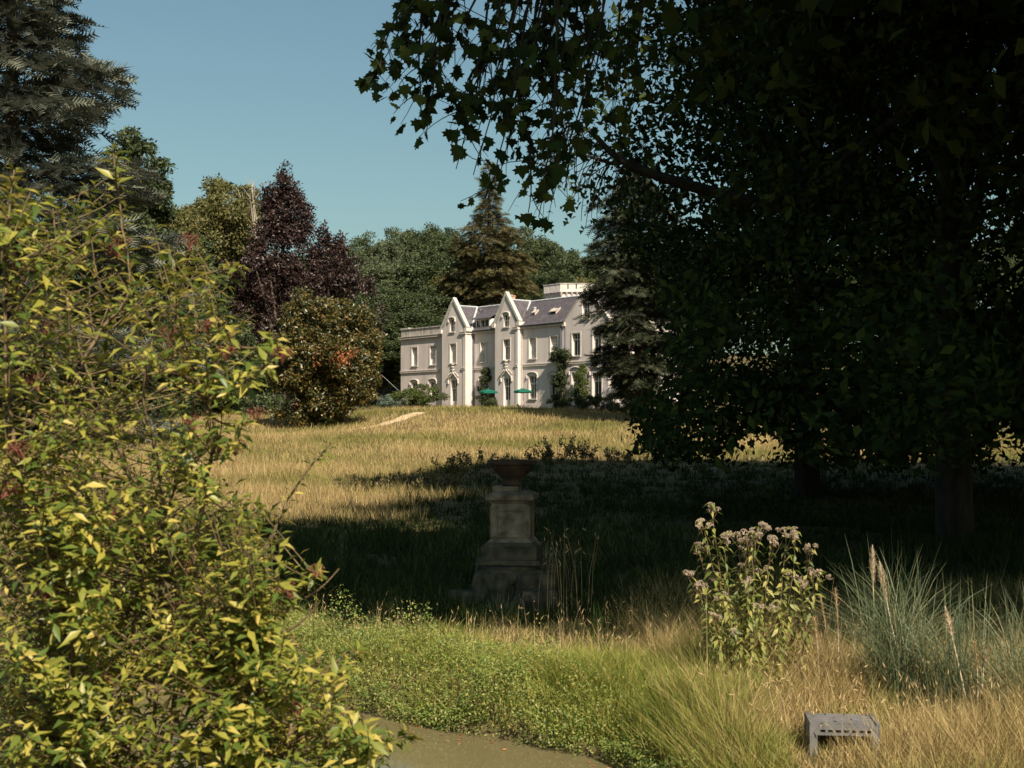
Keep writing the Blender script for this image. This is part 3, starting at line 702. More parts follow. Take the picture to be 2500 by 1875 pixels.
for k in range(8):
    p, q = np.array(octo(R + .26)[k]), np.array(octo(R + .26)[(k + 1) % 8]); d = (q - p) / np.linalg.norm(q - p); n = np.array([d[1], -d[0]]); L = np.linalg.norm(q - p)
    for t in (.0, .35, .70):
        a = p + d * t * L; b = a + d * .3 * L; i_ = -n * .25
        pts = [a, b, b + i_, a + i_]
        mb = MB(); mb.add([(x, y, z) for z in (12.203, 12.72) for x, y in pts], [(0, 1, 5, 4), (1, 2, 6, 5), (2, 3, 7, 6), (3, 0, 4, 7), (4, 5, 6, 7)]); mb.build('merlon', M['plaster_trim'], TWR)
        cpm = MB(); e_ = n * .05; pts2 = [a + e_ - d * .04, b + e_ + d * .04, b + i_ - e_ + d * .04, a + i_ - e_ - d * .04]
        cpm.add([(x, y, z) for z in (12.723, 12.82) for x, y in pts2], [(0, 1, 5, 4), (1, 2, 6, 5), (2, 3, 7, 6), (3, 0, 4, 7), (4, 5, 6, 7), (3, 2, 1, 0)]); cpm.build('merlon_cap', M['stain'], TWR)
    for t in np.linspace(.06, .94, 5):
        a = p + d * t * L; s_ = d * .09; o2 = -n * .26
        cons.add([(x, y, z) for z, pts in ((11.45, [a - s_ + o2 * .85, a + s_ + o2 * .85, a + s_ + o2, a - s_ + o2]), (11.897, [a - s_, a + s_, a + s_ + o2, a - s_ + o2])) for x, y in pts],
                 [(0, 1, 5, 4), (1, 2, 6, 5), (3, 0, 4, 7)])
cons.build('corbel_table', M['plaster_trim'], TWR)

# ------------------------------------------------------------------ things on the terrace
def place_rel(s, y): # house coordinates -> world
    c, q = math.cos(math.radians(-50)), math.sin(math.radians(-50)); return (-12.27 + c * s - q * y, 142.0 + q * s + c * y)
def parasol(px, py, D, r, label, tilt):
    x, y = (px - CX) / F * D, D; g = float(zg(x, y)); zt = EYE + (HY - py) / F * D - g
    root = empty('parasol', (x, y, g)); tag(root, label, 'parasol', 'green parasols in front of the mansion'); root.rotation_euler = (tilt, 0, .3)
    m = MB(); n = 8; v = [(0, 0, zt + .28)]
    for k in range(n): a = 2 * math.pi * k / n; v.append((r * math.cos(a), r * math.sin(a), zt))
    for k in range(n): a = 2 * math.pi * k / n; v.append((r * 1.005 * math.cos(a), r * 1.005 * math.sin(a), zt - .17))
    m.add(v, [(0, 1 + k, 1 + (k + 1) % n) for k in range(n)] + [(1 + k, 9 + k, 9 + (k + 1) % n, 1 + (k + 1) % n) for k in range(n)]); m.build('canopy', M['green_cloth'], root)
    m = MB(); m.tube([(0, 0, 0), (0, 0, zt + .34)], .03, 8); m.build('pole', M['pole'], root)
    m = MB()
    for k in range(n): a = 2 * math.pi * k / n; m.tube([(0, 0, zt - .25), (.55 * r * math.cos(a), .55 * r * math.sin(a), zt + .1)], .012, 4)
    m.build('ribs', M['pole'], root)
    m = MB(); m.lathe([(.3, 0), (.3, .06), (.06, .1), (.05, .3), (0, .3)], 14); m.build('base', M['stone'], root)
parasol(1192, 956, 126.5, .98, 'green garden parasol in front of the climber between the two gables', .02)
parasol(1277, 954.5, 123.0, .92, 'green garden parasol to the right of the second gable door', -.03)
def stay_wire():
    c = place_rel(.6, -.5); m = MB(); m.tube([(c[0] - .02, c[1] - .02, 6.1), (c[0] - 2.0, c[1] - 1.6, 8.0)], .02, 5)
    tag(m.build('stay_wire', M['zinc']), 'thin wire running from the left corner of the mansion into the trees', 'wire')
stay_wire()

# ------------------------------------------------------------------ stone pedestal with urn
PD = 17.0; px_, py_, _ = P(1251, 1300, PD); pg = float(zg(px_, PD))
PED = empty('stone_pedestal', (px_, PD, pg), math.radians(-8)); tag(PED, 'weathered square stone pedestal with recessed front panel standing in the shade', 'pedestal')
def sq(m, w0, w1, z0, z1):
    a, b = w0 / 2, w1 / 2
    m.add([(-a, -a, z0), (a, -a, z0), (a, a, z0), (-a, a, z0), (-b, -b, z1), (b, -b, z1), (b, b, z1), (-b, b, z1)],
          [(0, 3, 2, 1), (4, 5, 6, 7), (0, 1, 5, 4), (1, 2, 6, 5), (2, 3, 7, 6), (3, 0, 4, 7)])
def zz(py): return EYE + (HY - py) / F * PD - pg
m = MB(); sq(m, .86, .84, zz(1372), zz(1361)); m.build('foot_slab', M['stone_moss_shade'], PED)
m = MB(); sq(m, .73, .73, zz(1361) + .002, zz(1330)); sq(m, .73, .6, zz(1330) + .002, zz(1320)); m.build('plinth', M['stone_moss_shade'], PED)  # foot slab and plinth darker than the die: their shade is in the colour
m = MB(); sq(m, .6, .5, zz(1320) + .002, zz(1312)); sq(m, .497, .49, zz(1312) + .002, zz(1228)); m.build('die', M['stone'], PED)
hw = .247
for rz_ in range(4):
    m = MB(); z0, z1 = zz(1308), zz(1233)
    for x0, x1, c, d in ((-hw, -.17, z0, z1), (.17, hw, z0, z1), (-.17, .17, z0, z0 + .06), (-.17, .17, z1 - .06, z1)): m.box(x0, x1, -hw - .018, -hw + .01, c, d)
    o = m.build('panel_frame', M['stone'], PED); o.rotation_euler = (0, 0, rz_ * math.pi / 2)
m = MB(); sq(m, .5, .58, zz(1228) + .002, zz(1218)); sq(m, .63, .64, zz(1218) + .002, zz(1206)); sq(m, .6, .42, zz(1206) + .002, zz(1198)); m.build('cap', M['stone'], PED)
m = MB(); m.box(-.24, .1, -.2, .2, zz(1198) + .003, zz(1186)); m.build('loose_block', M['stone'], PED)
URN = empty('garden_urn', (px_, PD, pg + zz(1186) + .002)); tag(URN, 'shallow brown clay bowl with a wide rim on top of the stone pedestal', 'urn')
m = MB(); m.lathe([(.0, 0), (.13, .0), (.14, .03), (.09, .06), (.16, .11), (.25, .2), (.285, .27)], 28); m.build('bowl', M['terracotta'], URN, True)
m = MB(); m.lathe([(.285, .27), (.325, .285), (.33, .335), (.3, .34), (.26, .29), (0, .27)], 28); m.build('rim', M['terracotta'], URN, True)
r = rs(5); n = 40; pos = r.normal(size=(n, 3)) * (.07, .07, .03) + (-.02, 0, .33)
link('weeds', scatter('weeds', *LEAF, pos, frames(r.normal(size=(n, 3)) + (0, 0, .8), r.normal(size=(n, 3)), r), .06, M['dark_weed']), URN)

def rough_block(w, d, h, seed, n=7):
    r = rs(seed); V = []; Fs = []
    m = bpy.data.meshes.new('stone'); import bmesh
    bm = bmesh.new(); bmesh.ops.create_cube(bm, size=1)
    bmesh.ops.subdivide_edges(bm, edges=bm.edges[:], cuts=n, use_grid_fill=True)
    ph = r.uniform(0, 6, 6)
    for v in bm.verts:
        c = v.co.copy(); k = .07 * (math.sin(7 * c.x + ph[0]) + math.sin(8 * c.y + ph[1]) + math.sin(9 * c.z + ph[2])) * .5
        rr = c.length / .87; v.co = c * (1 - .16 * rr ** 3 + k * .5) + Vector(r.normal(size=3) * .008)
        v.co.x *= w; v.co.y *= d; v.co.z *= h
    bm.to_mesh(m); bm.free(); m.materials.append(M['stone_moss_shade']); return m
FND = empty('pedestal_footing', (px_, PD, pg)); tag(FND, 'rough mossy stone footing half buried in weeds under the pedestal', 'footing')
for x, y, z, w, d, h, s in ((-.22, -.28, .22, .5, .5, .62, 1), (.26, -.3, .26, .5, .5, .56, 2), (-.2, .2, .26, .6, .5, .68, 3), (.26, .2, .26, .55, .5, .7, 4), (0, 0, .5, .92, .85, .26, 5), (-.62, -.2, .05, .5, .5, .4, 6), (.3, -.62, .12, .46, .4, .4, 7)):
    o = link('stone', rough_block(w, d, h, s), FND); o.location = (x, y, z); o.rotation_euler = (.1 * math.sin(s * 3), .1 * math.cos(s * 5), s)

# ------------------------------------------------------------------ upturned grey crate
CR = empty('plastic_crate', (P(2068, 1805, 9.3)[0], 9.46, float(zg(2.4, 9.46)) - .07), math.radians(-7)); tag(CR, 'grey plastic crate turned upside down in the dry grass', 'crate')
W_, D_, H_ = .5, .38, .3
m = MB(); m.box(-W_ / 2, W_ / 2, -D_ / 2, D_ / 2, H_ - .012, H_)
for k in range(5): y = -D_ / 2 + .04 + k * .075; m.box(-W_ / 2 + .02, W_ / 2 - .02, y, y + .012, H_ + .001, H_ + .007)
for s in (-1, 1): m.box(s * (W_ / 2 - .014) - .012, s * (W_ / 2 - .014) + .012, -D_ / 2, D_ / 2, H_ + .0015, H_ + .014)
m.build('bottom_panel', M['crate'], CR)
for rot, wd, dp in ((0, W_, D_), (math.pi / 2, D_, W_), (math.pi, W_, D_), (-math.pi / 2, D_, W_)):
    m = MB(); y0 = -dp / 2; y1 = y0 + .014; h = wd / 2 - .001
    m.box(-h, -h + .055, y0, y1, 0, H_ - .013); m.box(h - .055, h, y0, y1, 0, H_ - .013)     # corner posts
    m.box(-h + .055, h - .055, y0 + .001, y1, H_ - .035, H_ - .013); m.box(-h + .055, h - .055, y0 + .001, y1, H_ - .075, H_ - .055)   # two rails with slots between
    n = 7; g = (2 * h - .11) / n
    for k in range(n): m.box(-h + .055 + k * g, -h + .055 + k * g + .02, y0 + .002, y1 - .001, H_ - .055, H_ - .035)
    m.box(-h + .055, h - .055, y0 + .001, y1, 0, .05)
    if rot != 0:
        m.box(-h + .055, h - .055, y0 + .004, y1, .05, H_ - .075)
    o = m.build('side_panel', M['crate'], CR); o.rotation_euler = (0, 0, rot)

# ------------------------------------------------------------------ trees on the left and behind
def smooth_keep(f): return f
b = gp(30, 72)
conifer('cedar_tree', 'huge blue grey cedar at the left edge, its top above the picture', b, 33, ([0, .05, .12, .35, .6, .8, 1], [8, 10.5, 11, 9.4, 6.2, 4.3, .8]), 230, M['cedar'], 11, spray=1.1, dens=7.5, droop=.13, r0=.7, gap=.12, spread=.8, var=.45)
b = gp(332, 108); h = cz_of(480, 108, b)
broad_tree('dark_tree', 'rounded dark green tree with a domed top just right of the cedar', 'tree', b, h - 2, (2.75, 2.7, 6.6), 110, 1.0, 48, .68, M['oak'], 21, r0=.3)
b = gp(352, 118); h = cz_of(560, 118, b)
broad_tree('yellow_tree', 'small yellowish tree crown between the domed dark tree and the oak', 'tree', b, h - 1, (1.9, 1.9, 3.6), 60, .8, 45, .55, M['yellowgreen'], 22, r0=.22)
b = gp(425, 122); h = cz_of(560, 122, b)
broad_tree('leafy_tree', 'green leafy tree lower than the oak, left of it', 'tree', b, h - 2.4, (2.4, 2.4, 5.0), 80, .95, 50, .6, M['olive'], 23, r0=.25)
b = gp(520, 131); h = cz_of(540, 131, b)
broad_tree('oak_tree', 'tall yellow green oak with billowing crown left of the dead tree', 'tree', b, h - 1.5, (3.6, 3.4, 5.2), 140, 1.1, 46, .64, M['olive'], 24, r0=.4)
b = gp(590, 134); h = cz_of(560, 134, b)
broad_tree('oak_tree', 'narrower green oak standing behind the dead bare tree', 'tree', b, h - 1.5, (2.0, 2.2, 4.6), 80, .9, 50, .55, M['olive'], 25, r0=.3)
b = gp(470, 126); h = cz_of(720, 126, b)
broad_tree('leafy_tree', 'dark green tree in front of the oak, below its crown', 'tree', b, h - 1, (4.2, 3.0, 4.8), 120, 1.1, 42, .66, M['oak'], 26, r0=.3)
b = gp(560, 120); h = cz_of(900, 120, b)
broad_tree('shade_tree', 'dark spreading tree low behind the shrub, left of the copper beech', 'tree', b, h - 1.6, (4.6, 2.6, 5.0), 110, 1.1, 40, .68, M['oak'], 27, r0=.3)
b = gp(380, 112); h = cz_of(880, 112, b)
broad_tree('shade_tree', 'dark tree at the meadow edge between cedar and copper beech', 'tree', b, h - 1.2, (4.2, 2.8, 5.6), 110, 1.1, 38, .68, M['oak'], 28, r0=.3)
b = gp(200, 140); h = cz_of(700, 140, b)
broad_tree('shade_tree', 'broad dark tree seen through the cedar branches', 'tree', b, h - 2, (8, 4, 9), 140, 1.6, 34, 1.05, M['oak'], 29, r0=.4)
# copper beech
b = gp(690, 127); h = cz_of(700, 127, b)
def beech_extra(r):
    c = []
    for px, py, rx, rz_, n in ((692, 440, .7, 1.2, 8), (668, 475, .9, 1.3, 8), (722, 490, .8, 1.5, 9), (748, 525, .5, 1.2, 6), (690, 520, 1.5, 1.9, 20), (715, 560, 1.8, 1.6, 18), (640, 640, 3.2, 3.0, 46), (795, 590, .6, .9, 7), (828, 600, .5, 1.0, 6), (770, 620, .8, 1.0, 8), (800, 660, 2.0, 1.8, 24), (835, 690, 1.2, 1.6, 12), (700, 690, 4.4, 3.2, 60), (600, 780, 2.2, 4.5, 44), (660, 520, 1.0, 2.4, 16)):
        o = np.array([(px - 690) / F * 127, 0, EYE + (HY - py) / F * 127 - b[2]])
        c.append(puffs_round(r, o, (rx, rx * .9, rz_), n, .3, .25))
    return np.concatenate(c)
broad_tree('copper_beech', 'tall dark purple copper beech with two ragged peaks left of the mansion', 'tree', b, h - 5.5, (5.3, 4.2, 6.4), 125, .66, 29, .6, M['copper'], 31, 'oak', r0=.6, lump=.5, extra=beech_extra, droop=1.6, flat=1.5)
# dead tree
b = gp(628, 132); DEAD = empty('dead_tree', b); tag(DEAD, 'bare pale dead tree top standing against the sky beside the copper beech', 'tree')
r = rs(33); zt = cz_of(425, 132, b); L = []
fork = np.array([-.1, 0, cz_of(590, 132, b)])
L.append((curve((0, 0, -.2), fork, (.3, 0, 0), 8), np.linspace(.45, .2, 8)))
for k in range(9):
    e = fork + np.array([r.uniform(-1.9, 1.3), r.uniform(-.8, .8), r.uniform(3.0, 6.8)]); c = curve(fork, e, r.normal(size=3) * .35, 8); L.append((c, np.linspace(.12, .025, 8)))
    for q in range(5):
        s = c[r.integers(3, 7)]; e2 = s + np.array([r.normal() * .5, r.normal() * .4, r.uniform(.4, 1.5)]); L.append((curve(s, e2, r.normal(size=3) * .1, 4), np.linspace(.045, .015, 4)))
link('trunk', tubes_mesh('trunk', L, M['bark_pale'], 5), DEAD)

# bronze round tree in the meadow with its dark skirt
b = gp(800, 101); h = cz_of(868, 101, b)
def mag_extra(r):
    o = np.array([0, 0, 0.0]); c = puffs_round(r, (-.2, 0, 1.6), (1.35, 1.3, 1.9), 40, .3)
    return np.concatenate([c, puffs_round(r, (-.9, 0, h - 2.6), (2.8, 2.4, 2.4), 40, .3)])
MAG = broad_tree('magnolia_tree', 'round bronze green tree with foliage to the ground in the meadow left of the mansion', 'tree', b, h + .2, (4.3, 3.6, 4.3), 170, .85, 44, .52, M['magnolia'], 35, r0=.35, extra=mag_extra, lump=.1)
r = rs(36); o = P(822, 862, 97.6) - np.array(b); pos = o + r.normal(size=(150, 3)) * (.75, .3, .35) - np.array([0, 0, 1]) * (r.random((150, 1)) ** 2) * .6
link('dead_branch', scatter('dead_branch', *SPR['fine'], pos, frames(r.normal(size=(150, 3)), rng=r), .36, M['orange']), MAG)

# big conifer behind the house
b = gp(1196, 166); H_ = cz_of(395, 166, b)
conifer('giant_conifer', 'tall brownish conifer with a thin bare spire behind the mansion roof', b, H_, ([0, .2, .5, .66, .72, .77, .84, .93, 1], [6.0, 6.4, 6.4, 5.9, 4.4, 2.2, 1.5, .9, .3]), 240, M['sequoia'], 41, spray=.9, dens=7, droop=.3, r0=.75, spread=.75, z0=.08, gap=.3, var=.35)

# wood on the slope behind
VAR = []
for k, (mat, spr) in enumerate((('oak', 'oak'), ('oak', 'fine'), ('greygreen', 'fine'), ('olive', 'oak'), ('oak', 'oak'))):
    VAR.append((mat, spr))
WOODL = {'oak': 'dark green broadleaf tree in the wood on the slope behind the mansion', 'greygreen': 'pale grey green tree in the wood behind the mansion, left of the brown conifer',
         'olive': 'olive green tree in the wood on the slope behind the mansion'}
protos = []
r = rs(51); wood = []
for px, py, D, k in ((850, 600, 205, 0), (885, 610, 200, 4), (905, 600, 212, 2), (935, 585, 196, 2), (965, 590, 190, 2), (870, 660, 186, 2), (925, 640, 182, 2), (990, 580, 205, 0), (1030, 556, 208, 4), (1060, 566, 200, 1),
                     (1095, 575, 206, 0), (1120, 590, 196, 4), (1150, 600, 204, 1), (1010, 640, 184, 4), (1055, 645, 180, 0), (1090, 660, 186, 1), (1270, 572, 204, 0), (1305, 580, 208, 4), (1335, 600, 202, 1),
                     (1365, 615, 206, 0), (1395, 622, 200, 4), (1425, 628, 206, 2), (1460, 630, 198, 0), (1300, 650, 184, 4), (1350, 665, 180, 1), (1400, 675, 186, 0), (960, 700, 172, 1), (1010, 715, 168, 0), (1060, 720, 166, 4),
                     (900, 715, 168, 0), (985, 760, 160, 4), (1250, 690, 176, 3), (1440, 690, 178, 3), (1125, 680, 172, 3), (860, 740, 160, 1), (930, 780, 155, 0), (1040, 770, 158, 1), (890, 820, 152, 4)):
    wood.append((px, py, D, k))
ORD = 'first second third fourth fifth sixth seventh eighth ninth tenth eleventh twelfth thirteenth fourteenth fifteenth sixteenth seventeenth eighteenth nineteenth twentieth'.split()
KIND = {'oak': 'dark green', 'greygreen': 'pale grey green', 'olive': 'olive green'}
def row(py): return 0 if py < 632 else 1 if py < 695 else 2
ROWN = ('skyline', 'mid-slope', 'lower')
def wood_label(i):
    px, py, D, k = wood[i]; mates = sorted(w[0] for w in wood if row(w[1]) == row(py) and VAR[w[3]][0] == VAR[k][0])
    return '%s %s tree of the wood, %s of its colour from the copper beech' % (KIND[VAR[k][0]], ROWN[row(py)], ORD[mates.index(px)])
for i, (px, py, D, k) in enumerate(wood):
    b = gp(px, D); ztop = cz_of(py, D, b); mat = VAR[k][0]
    if len(protos) <= k or protos[k] is None:
        while len(protos) <= k: protos.append(None)
        protos[k] = (broad_tree('wood_tree', wood_label(i), 'tree', b, ztop - 7, (4.3, 4.2, 7.2), 120, 1.25, 42, .72, M[mat], 60 + k, VAR[k][1], r0=.3, group='trees of the wood behind the mansion'), ztop)
    else:
        pr_, z_ = protos[k]; f = ztop / z_
        copy_tree(pr_, b, r.uniform(0, 6.28), (r.uniform(.85, 1.15), f), wood_label(i))

# trees closing the far right behind the planes
far = []
for px, py, D in ((1620, 640, 190), (1750, 600, 180), (1900, 560, 190), (2050, 600, 175), (2200, 560, 185), (2350, 600, 180), (2500, 560, 190), (2700, 600, 180), (1500, 620, 196), (100, 560, 190), (-60, 520, 185), (-250, 540, 180), (300, 640, 180), (640, 640, 175), (760, 640, 185)):
    b = gp(px, D); pr_, z_ = protos[0]; f = cz_of(py, D, b) / z_
    copy_tree(pr_, b, r.uniform(0, 6.28), (1.35, f), 'dark tree far behind the cedar and the copper beech' if px < 1000 else 'dark tree far beyond the meadow, behind the black plane trees')['group'] = 'far trees on the left' if px < 1000 else 'far trees on the right'

# deodar cedar at the right end of the house
b = gp(1560, 101); H_ = cz_of(395, 101, b)
conifer('cedar_tree', 'dark drooping cedar in front of the right end of the mansion', b, H_, ([0, .08, .18, .34, .5, .67, .86, 1], [1.6, 2.3, 3.3, 4.9, 4.6, 4.3, 3.3, .4]), 230, M['cedar_dark'], 43, spray=.85, dens=7.5, droop=.33, r0=.45, spread=.7, z0=.1, gap=.25, var=.45)
b = gp(1545, 113); h = cz_of(905, 113, b)
broad_tree('young_tree', 'small bright yellow green tree half hidden behind the dark cedar', 'tree', b, h, (1.5, 1.5, 2.6), 40, .6, 45, .42, M['yellowgreen'], 45, r0=.12)

# shrubs and climbers at the house
def bush(name, label, cat, px, D, w, hgt, seed, mat, n=40, size=.28, pr=.38, group=None, spr='fine', dx=0):
    b = gp(px, D)
    return broad_tree(name, label, cat, b, hgt * .52, (w, w * .8, hgt * .5), n, pr, 46, size, M[mat], seed, spr, r0=.06, group=group, lump=.2)
bush('garden_bush', 'big feathery green bush at the left corner of the mansion beside the path', 'bush', 1025, 121, 1.75, 2.0, 71, 'bush', 70, .3, .42)
bush('hydrangea_bush', 'pale blue green bush against the trees, left of the mansion corner', 'bush', 960, 135, 1.4, 1.5, 72, 'blue_bush', 40)
def climber(label, s, y, w, hgt, seed, n=46, wide=None):
    x, yy = place_rel(s, y); z = float(zg(x, yy)); r = rs(seed); root = empty('climbing_plant', (x, yy, z), math.radians(-50)); tag(root, label, 'climber', 'climbers on the mansion')
    t = r.random(n); c = np.stack([r.normal(size=n) * w * (.45 + .3 * np.sin(t * 5)), -.1 + r.normal(size=n) * .15, t * hgt], 1)
    if wide: c = np.concatenate([c, np.stack([r.uniform(-wide, wide, n // 2), r.normal(size=n // 2) * .1 - .1, hgt * .93 + r.normal(size=n // 2) * .22], 1)])
    link('crown', crown_mesh('crown', r, c,   .38 * r.uniform(.7, 1.2, len(c)), 30, np.array([0, .3, hgt / 2]), .3, M['bush' if seed == 83 else 'oak'], 'fine'), root)
    link('trunk', tubes_mesh('trunk', [(curve((0, 0, -.2), (.1, -.05, hgt * .8), (.1, 0, 0), 6), np.linspace(.07, .03, 6))], M['bark'], 5), root)
climber('dark climber covering the window between the two gables', 15.4, -.25, .75, 3.9, 81)
climber('tall dark ivy climbing beside the downpipe right of the second gable', 27.5, -.95, .55, 5.3, 82, 60, 1.25)
climber('rose bush climbing between the two rightmost ground floor windows', 30.6, -1.2, .6, 4.0, 83)
r = rs(90)
for px, D, w, hg, lab in ((1365, 118, .9, 1.2, 'low bush under the tall ivy'), (1420, 116, 1.0, 1.3, 'low bush in front of the tall ground floor window'), (1475, 114, 1.2, 1.3, 'bush at the right end of the mansion front'),
                          (1530, 110, 1.5, 1.2, 'dark bush under the cedar'), (1195, 123, .6, .8, 'little bush under the green parasol by the climber'), (1600, 108, 1.8, 1.1, 'dark bush right of the cedar trunk')):
    bush('low_bush', lab, 'bush', px, D, w, hg, int(px), 'oak', 22, .26, .3, 'low bushes along the mansion front')
b = gp(736, 116); rb = broad_tree('red_shrub', 'thin reddish shrub at the meadow edge left of the bronze tree', 'bush', b, .75, (.45, .4, .8), 16, .25, 30, .22, M['orange'], 95, 'fine', r0=.04)
# pale garden ornament by the round tree
b = gp(762, 112); m = MB(); m.lathe([(.3, 0), (.3, .35), (.2, .4), (.22, .5), (.3, .75), (.2, 1.0), (.12, 1.1), (.14, 1.25), (.0, 1.34)], 12); m.box(-.42, .1, -.12, .12, .5, .72)
o = m.build('garden_ornament', M['pale_stone']); o.location = b; tag(o, 'pale stone garden ornament at the meadow edge just left of the bronze tree', 'ornament')

# ------------------------------------------------------------------ the big plane trees on the right
EDGE_Y = [-4000, 0, 200, 330, 470, 560, 700, 800, 900, 960, 1000, 1040, 1085, 1100, 1116, 1124]
EDGE_X = [1400, 1450, 1470, 1450, 1440, 1510, 1625, 1650, 1650, 1640, 1560, 1548, 1590, 1600, 1640, 1700]
SUNHOLES = [(P(1525, 120, 21), 1.5), (P(1600, 60, 22), .7), (P(2280, 585, 19.5), .55), (P(2130, 60, 20), .45), (P(1900, 380, 22), .35), (P(1248, 1275, 16.6), .2), (P(1265, 1425, 16.3), .16)]
def plane_keep(seed, dmin=0):
    r = rs(seed)
    def f(p):
        sx, sy = shadow_xy(p); d = poly_dist(sx, sy, SHADE); u = r.random(len(p))
        k = (d < .25) | ((sx > 26) & (sy > 18)) | (u < .012)
        k &= ~((sy < 13.5) & (d > 0))
        p_near = p[:, 1] < 17
        for c, rad in SUNHOLES:                                          # gaps in the canopy that let a sunbeam through
            v = p - c; t = v @ np.array(SUNV); k &= ~((t > .6) & (np.linalg.norm(v - t[:, None] * np.array(SUNV), axis=1) < rad * (.75 + .5 * u)))
        px, py = project(p); edge = np.interp(py, EDGE_Y, EDGE_X) + 22 * np.sin(py * .05) + 18 * np.sin(py * .13 + 1) + r.normal(size=len(p)) * 14
        vis = (px < 2560) & (px > -60) & (py > -40) & (py < 1915) & (p[:, 1] > 3)
        ok = (px > edge) & (py < 1122 + 10 * np.sin(px * .05) + r.normal(size=len(p)) * 5)
        thin = (px < 1720) & (py < 560)                                  # sky shows through the outer crown
        ok &= ~(thin & (u > .42))
        for gx_, gy_, a, b_ in ((1850, 1100, 75, 50), (2260, 1100, 45, 32), (2345, 1085, 18, 45), (2465, 1090, 62, 58), (2120, 1105, 40, 14), (1950, 1112, 24, 16)):
            ok &= ~((((px - gx_) / a) ** 2 + ((py - gy_) / b_) ** 2 < 1) & (u > .12))
        return k & (~vis | (ok & ~p_near))
    return f
def plane_tree(label, x, y, H, R, zlow, n, per, seed, pr=1.35, size=.62, spr='planefar', top=420):
    b = (x, y, float(zg(x, y))); cz = (H + zlow) / 2
    rng = rs(seed)
    def extra(r): # low drooping skirt
        a = r.uniform(0, 6.28, n // 4); q = R * np.sqrt(r.uniform(.25, 1, n // 4))
        return np.stack([q * np.cos(a), q * np.sin(a), zlow + r.uniform(-1.2, 2.5, n // 4)], 1)
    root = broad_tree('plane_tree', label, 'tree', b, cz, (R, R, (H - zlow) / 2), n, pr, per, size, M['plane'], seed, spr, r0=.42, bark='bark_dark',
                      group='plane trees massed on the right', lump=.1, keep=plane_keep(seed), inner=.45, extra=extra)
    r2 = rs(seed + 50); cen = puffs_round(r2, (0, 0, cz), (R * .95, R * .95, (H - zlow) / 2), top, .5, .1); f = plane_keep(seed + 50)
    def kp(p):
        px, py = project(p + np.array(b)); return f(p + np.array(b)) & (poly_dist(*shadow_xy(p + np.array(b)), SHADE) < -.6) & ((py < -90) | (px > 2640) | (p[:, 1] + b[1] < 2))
    link('unseen_shade_crown', crown_mesh('unseen_shade_crown', r2, cen, 1.6 * r2.uniform(.7, 1.3, len(cen)), 12, np.array([0, 0, cz]), 1.5, M['plane'], 'kite', .75, kp), root)  # extra oversized leaves outside the view, added to deepen the shade below
    return root
plane_tree('plane tree whose straight dark trunk shows near the right edge, under the black canopy', 9.35, 27, 25, 11.5, 2.2, 330, 84, 101, size=.4, spr='kite')
plane_tree('plane tree overhanging the pond bank, its trunk outside the picture on the right', 9.5, 10.5, 22, 10.5, 8.0, 330, 34, 102, size=.75, spr='kite')
plane_tree('plane tree deep in the black canopy, nearest to the right picture edge', 16, 20, 24, 10.5, 2.0, 280, 56, 103, size=.5, spr='kite')
plane_tree('plane tree at the left end of the dark mass, beside the cedar', 9.0, 39, 25, 9.5, 1.6, 300, 95, 104, size=.5, spr='kite')
plane_tree('plane tree at the back of the dark mass on the right', 21, 38, 25, 11.5, 1.8, 260, 34, 105, spr='kite')
plane_tree('plane tree towering over the black canopy far to the right', 25, 29, 25, 11, 1.8, 200, 40, 106, spr='kite')

# the leafy limb that hangs into the top of the picture
LIMB = empty('hanging_branch', (0, 0, 0)); LIMB['label'] = 'dark hanging twigs with large lobed leaves against the sky'
PT2 = [o for o in bpy.data.objects if o.get('label', '').startswith('plane tree overhanging')][0]
LIMB.parent = PT2; LIMB.matrix_parent_inverse = Matrix.Translation(PT2.location).inverted()
def leaf_objects(parent, name, tmpl, mat, pos, ax, scale, limit, score, stuff):
    """the `limit` leaves that show largest become objects, the rest one mesh"""
    tv, tt = tmpl; order = np.argsort(-score); big = order[:limit]; rest = order[limit:]
    me = mesh_np(name, tv, tt, mat); x, y, z = ax
    for i in big:
        s = float(scale[i]); o = bpy.data.objects.new(name, me)
        o.matrix_basis = Matrix(((x[i, 0] * s, y[i, 0] * s, z[i, 0] * s, pos[i, 0]), (x[i, 1] * s, y[i, 1] * s, z[i, 1] * s, pos[i, 1]), (x[i, 2] * s, y[i, 2] * s, z[i, 2] * s, pos[i, 2]), (0, 0, 0, 1)))
        COL.objects.link(o); o.parent = parent
    if len(rest):
        o = link(stuff, scatter(stuff, tv, tt, pos[rest], (x[rest], y[rest], z[rest]), scale[rest], mat), parent); o['kind'] = 'stuff'
r = rs(111); lines = []; lp, lsc = [], []
main = poly_spline([P(2600, -700, 11.5), P(2100, -420, 12.2), P(1650, -210, 12.8), P(1300, -110, 13.2), (P(1000, -60, 13.4))], 40)
lines.append((main, np.linspace(.16, .03, 40)))
second = poly_spline([main[14], P(1500, -60, 13.6), P(1330, 60, 13.9), P(1230, 200, 14.0)], 24); lines.append((second, np.linspace(.06, .012, 24)))
